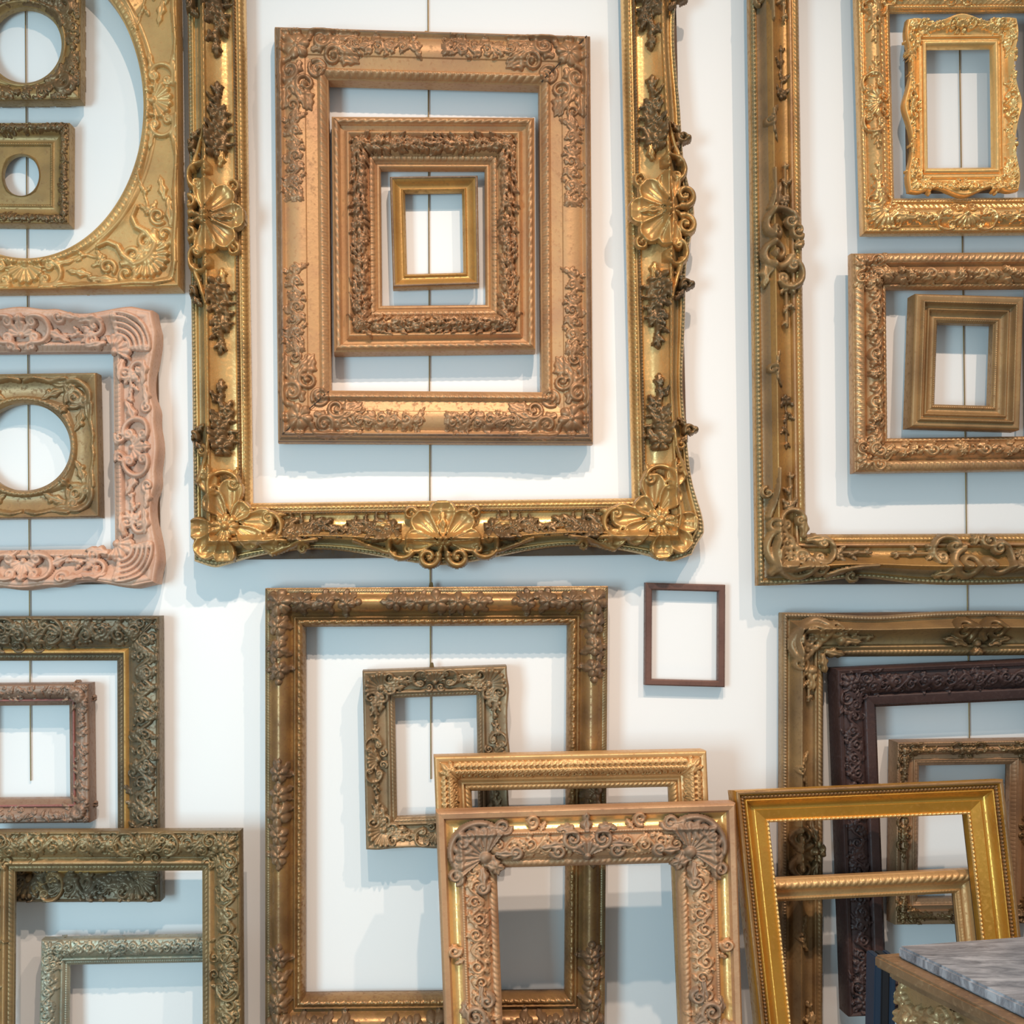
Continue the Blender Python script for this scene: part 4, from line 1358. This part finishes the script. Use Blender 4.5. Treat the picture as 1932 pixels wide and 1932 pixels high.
PJ = prof((0, -40), (0.01, -6), (0.05, 0, 1), (0.12, -2), (0.14, -8), (0.62, -16, 5), (0.66, -20), (0.74, -14, 2), (0.92, -18), (0.94, -24), (1.0, -28))
f = Frame('dark_brown_carved_frame', 'dark espresso brown carved frame hanging crooked at lower right, the only nearly black one',
          [(1578, 1262), (2066, 1240), (2094, 1900), (1602, 1921)], (82, 80, 78, 78), 46, PJ, G['espresso'], gap=30)
f.rails()
f.strip('sight_sanding', 0.92, 0.985, f_sand(1.5), G['espresso'], ds=2, nv=5)
f.along('carved_foliage', lambda R, L: (R.vine(-L / 2, L / 2, 32, 18, 52, 7, 43, 0.24), R.foliage(-L / 2, 13, L / 2, 50, 17, 5, 48, 0.7)), 0, G['espresso'], res=1.7)
f.corner('corner_leaves', corner_leafy(62, 8, 0.0, 12), 92, G['espresso'], 1.7, out=0)

PK = prof((0, -32), (0.02, -6), (0.08, -3, 1), (0.18, -5), (0.22, -10), (0.52, -12, 6), (0.56, -18), (0.72, -16), (0.78, -13, 2), (1.0, -22))
f = Frame('dusty_gold_frame', 'dusty tan gold frame hung inside the dark brown one at the right edge',
          [(1693, 1400), (1966, 1396), (1962, 1744), (1689, 1747)], (50, 50, 48, 46), 38, PK, G['tanK'], gap=18)
f.rails()
f.strip('rope_edge', 0.02, 0.10, f_rope(5, 2), G['tanK'], ds=1.4, nv=5)
f.strip('sight_leaf', 0.80, 0.985, f_leaf(8, 2.0), G['tanK'], ds=1.7, nv=6)
f.corner('corner_carving', corner_leafy(36, 6, 0.8, 12), 80, G['bronze'], 1.6)
f.on_sides('side_carving', cartouche(34, 6, 4, 0.6), 56, G['bronze'], SIDES, (0,), 1.6)

PD = prof((0, -30), (0.02, -10), (0.06, -8), (0.52, -8, 7), (0.55, -13), (0.80, -18, -2), (0.84, -15), (1.0, -22))
f = Frame('leaf_bound_gold_frame', 'gold frame with bound leaf top rail, seen through the beaded gold frame at lower right',
          [(1424, 1660), (1850, 1639), (1880, 1932), (1446, 1932)], (46, 46, 46, 46), 34, PD, G['lightgold'], lean=(0.20, 0.15))
f.rails()
f.strip('bound_leaves', 0.05, 0.53, f_twist(13, 5), G['lightgold'], ds=1.6, nv=10)
f.strip('sight_leaf', 0.84, 0.985, f_leaf(6, 2), G['lightgold'], ds=1.5, nv=5)

PC = prof((0, -40), (0.01, -6), (0.06, 0, 1), (0.14, -1), (0.18, -8), (0.27, -10), (0.30, -5), (0.34, -5, 1), (0.37, -10), (0.60, -22, -5), (0.62, -20), (0.90, -26), (0.93, -24), (1.0, -31))
f = Frame('beaded_gold_frame', 'smooth deep yellow gold frame with bead rows leaning in front at lower right',
          [(1386, 1491), (1895, 1469), (1948, 1932), (1434, 1932)], (66, 68, 66, 66), 48, PC, G['deep'], lean=(0.25, 0.15))
f.rails()
f.strip('brown_rim', 0.015, 0.16, lambda a, v: 0.8 + 0.3 * np.sin(a * .2), G['deeprim'], ds=12, nv=6)
f.strip('bead_row', 0.175, 0.275, f_bead(7.2, 6.5), G['deeprim'], ds=1.1, nv=7)
f.strip('sight_bead_row', 0.91, 1.0, f_bead(8.5, 5), G['pale'], ds=1.4, nv=6, z=-26)

# ------------------------------------------------------------------ console table with marble top
ZT = 0.85
A0 = on_level(1694, 1784, ZT); A1 = on_level(1932, 1896, ZT)
ax = A1 - A0; ax /= np.linalg.norm(ax)                 # towards the viewer, along the table's left end
bx = np.array([-ax[1], ax[0], 0.0])                    # along the table's back, to the right
if bx[0] < 0: bx = -bx
TD, TW = 0.62, 1.15


def tp(a, b, z):
    return tuple(A0 + ax * a + bx * b + np.array([0, 0, z]) - np.array([A0[0], A0[1], 0]))


root = bpy.data.objects.new('console_table', None); C.objects.link(root)
root.location = (A0[0], A0[1], 0)
tag(root, 'carved gilt console table with grey marble top in the bottom right corner', 'table')
MARBLE = marble_material()


def slab(name, a0, a1, b0, b1, z0, z1, mat, bevel=0.0, parent=None):
    me = box_mesh(name, [tp(a0, b0, z0 - ZT), tp(a1, b0, z0 - ZT), tp(a1, b1, z0 - ZT), tp(a0, b1, z0 - ZT),
                         tp(a0, b0, z1 - ZT), tp(a1, b0, z1 - ZT), tp(a1, b1, z1 - ZT), tp(a0, b1, z1 - ZT)], bevel)
    return link(name, me, mat, parent or root)


slab('marble_top', 0, TD, 0, TW, ZT - 0.022, ZT, MARBLE, 0.004)
e_ = 0.03
TG = gilt('table_gilding', (182, 152, 100), (150, 122, 78), (122, 94, 60), 0.75, 0.3, 0.5)
TGd = gilt('table_cornice_gilding', (140, 110, 72), (112, 86, 56), (170, 140, 96), 0.4, 0.42, 0.5)
slab('cornice', -e_, TD + e_, -e_, TW + e_, ZT - 0.045, ZT - 0.0225, TGd, 0.004)
slab('cornice_step', -e_ * .4, TD + e_ * .4, -e_ * .4, TW + e_ * .4, ZT - 0.062, ZT - 0.0455, TGd, 0.004)
frz = slab('frieze', 0, TD, 0, TW, ZT - 0.20, ZT - 0.0625, TG)
slab('lower_moulding', -0.014, TD + 0.014, -0.014, TW + 0.014, ZT - 0.225, ZT - 0.2005, TGd, 0.005)
# carved frieze on the two sides in view
for fn_, Lm in (((lambda a, z, h: A0 + ax * a - bx * h + np.array([0, 0, z])), TD), ((lambda a, z, h: A0 + ax * (TD + h) + bx * a + np.array([0, 0, z])), TW)):
    R = Relief(0, 0, Lm * 1000, 137, 2.6)
    R.vine(10, Lm * 1000 - 10, 68, 52, 120, 16, 5, 0.24)
    R.foliage(0, 6, Lm * 1000, 130, 36, 13, 6, 0.9)
    for i_ in range(int(Lm * 1000 / 90)): R.flower(50 + 90 * i_, 68, 26, 6, 20, i_)
    m_ = R.h > 0.3
    cell = m_[:-1, :-1] | m_[1:, :-1] | m_[1:, 1:] | m_[:-1, 1:]
    na_, nb_ = R.h.shape
    idx = np.arange(na_ * nb_).reshape(na_, nb_)
    q_ = np.stack([idx[:-1, :-1][cell], idx[1:, :-1][cell], idx[1:, 1:][cell], idx[:-1, 1:][cell]], -1)
    us = np.unique(q_); rm = np.full(na_ * nb_, -1); rm[us] = np.arange(len(us))
    aa, bb, hh = R.A.ravel()[us] / 1000, R.B.ravel()[us] / 1000, R.h.ravel()[us] / 1000
    hh = np.where(hh > 0.0003, hh, -0.002)
    V = np.stack([fn_(a_, b_ - 0.2, h_) for a_, b_, h_ in zip(aa, bb, hh)]) - np.array([A0[0], A0[1], 0])
    link('frieze_carving', mesh_from_arrays('frieze_carving', V, rm[q_], True), TG, frz)


def leg_mesh(a, b):
    pr = [(0.0, 0.026), (0.03, 0.036), (0.06, 0.024), (0.12, 0.02), (0.30, 0.030), (0.48, 0.040), (0.54, 0.030), (0.56, 0.044), (0.6245, 0.044)]
    n = 20
    V = []
    for z, r in pr:
        for i in range(n):
            t = 2 * pi * i / n
            rr = r * (1 + 0.06 * cos(8 * t))
            p = tp(a, b, 0)
            V.append((p[0] + rr * cos(t), p[1] + rr * sin(t), z))
    return mesh_from_arrays('leg', np.array(V), grid_quads(len(pr), n, close_m=True), True, 50)


for a_ in (0.06, TD - 0.06):
    for b_ in (0.06, TW - 0.06):
        link('leg', leg_mesh(a_, b_), TG, root)

# ------------------------------------------------------------------ dark blue board standing behind the table
BLUE = plain('dark_blue_cloth', (24, 44, 64), 0.6)
BLK = plain('black_edge', (20, 24, 30), 0.6)
d0 = 0.72
p0 = unproj(1651, 1806, d0); p1 = unproj(1668, 1806, d0)
br = bpy.data.objects.new('blue_portfolio', None); C.objects.link(br)
br.location = (p0[0], p0[1], 0)
tag(br, 'dark blue upright portfolio board behind the corner of the console table', 'board')
wd_, ht_ = 0.045, p0[2]
for nm, x0_, x1_, y0_, y1_, mt in (('cover', 0, 0.014, 0, 0.05, BLUE), ('page_block', 0.0145, 0.03, 0.002, 0.048, BLK), ('cover', 0.0305, 0.042, 0, 0.05, BLUE)):
    sh = -0.02
    link(nm, box_mesh(nm, [(x0_ + sh, y0_, 0), (x1_ + sh, y0_, 0), (x1_ + sh, y1_, 0), (x0_ + sh, y1_, 0), (x0_, y0_, ht_), (x1_, y0_, ht_), (x1_, y1_, ht_), (x0_, y1_, ht_)], 0.002), mt, br)

# small brass hangers on top of three of the hung frames
HANG = plain('hanger_brass', (120, 96, 60), 0.4, 0.7)
for f in ALL:
    if f.name in ('carved_tan_frame', 'flower_corner_frame', 'khaki_scroll_frame', 'garland_frame'):
        tx = unproj(808, 500, 0.03)[0]
        w0, x_ = f.TL[0], 0
        xx = (tx - f.TL[0]) / (f.TR[0] - f.TL[0]) * f.W
        zb_ = -f.lip + 4
        c8 = [(xx - 5, f.H - 3, zb_ - 3), (xx + 5, f.H - 3, zb_ - 3), (xx + 5, f.H - 3, zb_ + 3), (xx - 5, f.H - 3, zb_ + 3),
              (xx - 3, f.H + 9, zb_ - 3), (xx + 3, f.H + 9, zb_ - 3), (xx + 3, f.H + 9, zb_ + 3), (xx - 3, f.H + 9, zb_ + 3)]
        pts_ = f.loc(*[np.array(v_, float) for v_ in zip(*c8)])
        link('hanger', box_mesh('hanger', pts_, 0.001), HANG, f.root)

# ------------------------------------------------------------------ hanging wires
WIRE = plain('brass_wire', (150, 122, 80), 0.4, 0.7)


def rod(name, P, Q, r, mat, parent=None, n=8):
    P, Q = np.array(P, float), np.array(Q, float)
    d = (Q - P) / np.linalg.norm(Q - P)
    u = np.cross(d, [0, 1, 0.01]); u /= np.linalg.norm(u); v = np.cross(d, u)
    V = [X + r * (cos(2 * pi * i / n) * u + sin(2 * pi * i / n) * v) for X in (P, Q) for i in range(n)]
    return link(name, mesh_from_arrays(name, np.array(V), grid_quads(2, n, close_m=True), True), mat, parent)


for (u0, v0, u1, v1, lab) in ((45, -420, 58, 1473, 'thin vertical hanging rod behind the oval, pink and olive frames at left'),
                              (806, -420, 813, 1470, 'thin vertical hanging rod behind the nested frames at middle'),
                              (1803, -420, 1829, 1396, 'thin vertical hanging rod behind the stacked frames at right')):
    P, Q = unproj(u0, v0, 0.006), unproj(u1, v1, 0.006)
    w_ = bpy.data.objects.new('hanging_rod', None); C.objects.link(w_); w_.location = tuple(Q)
    tag(w_, lab, 'rod', 'hanging rods on the wall')
    rod('rod', P - Q, Q - Q, 0.0017, WIRE, w_)
    rod('ceiling_clip', P - Q, P - Q + np.array([0, 0.0055, 0]), 0.006, WIRE, w_)

print('tris', sum(len(o.data.polygons) * 2 for o in bpy.data.objects if o.type == 'MESH'), 'objects', len(bpy.data.objects))
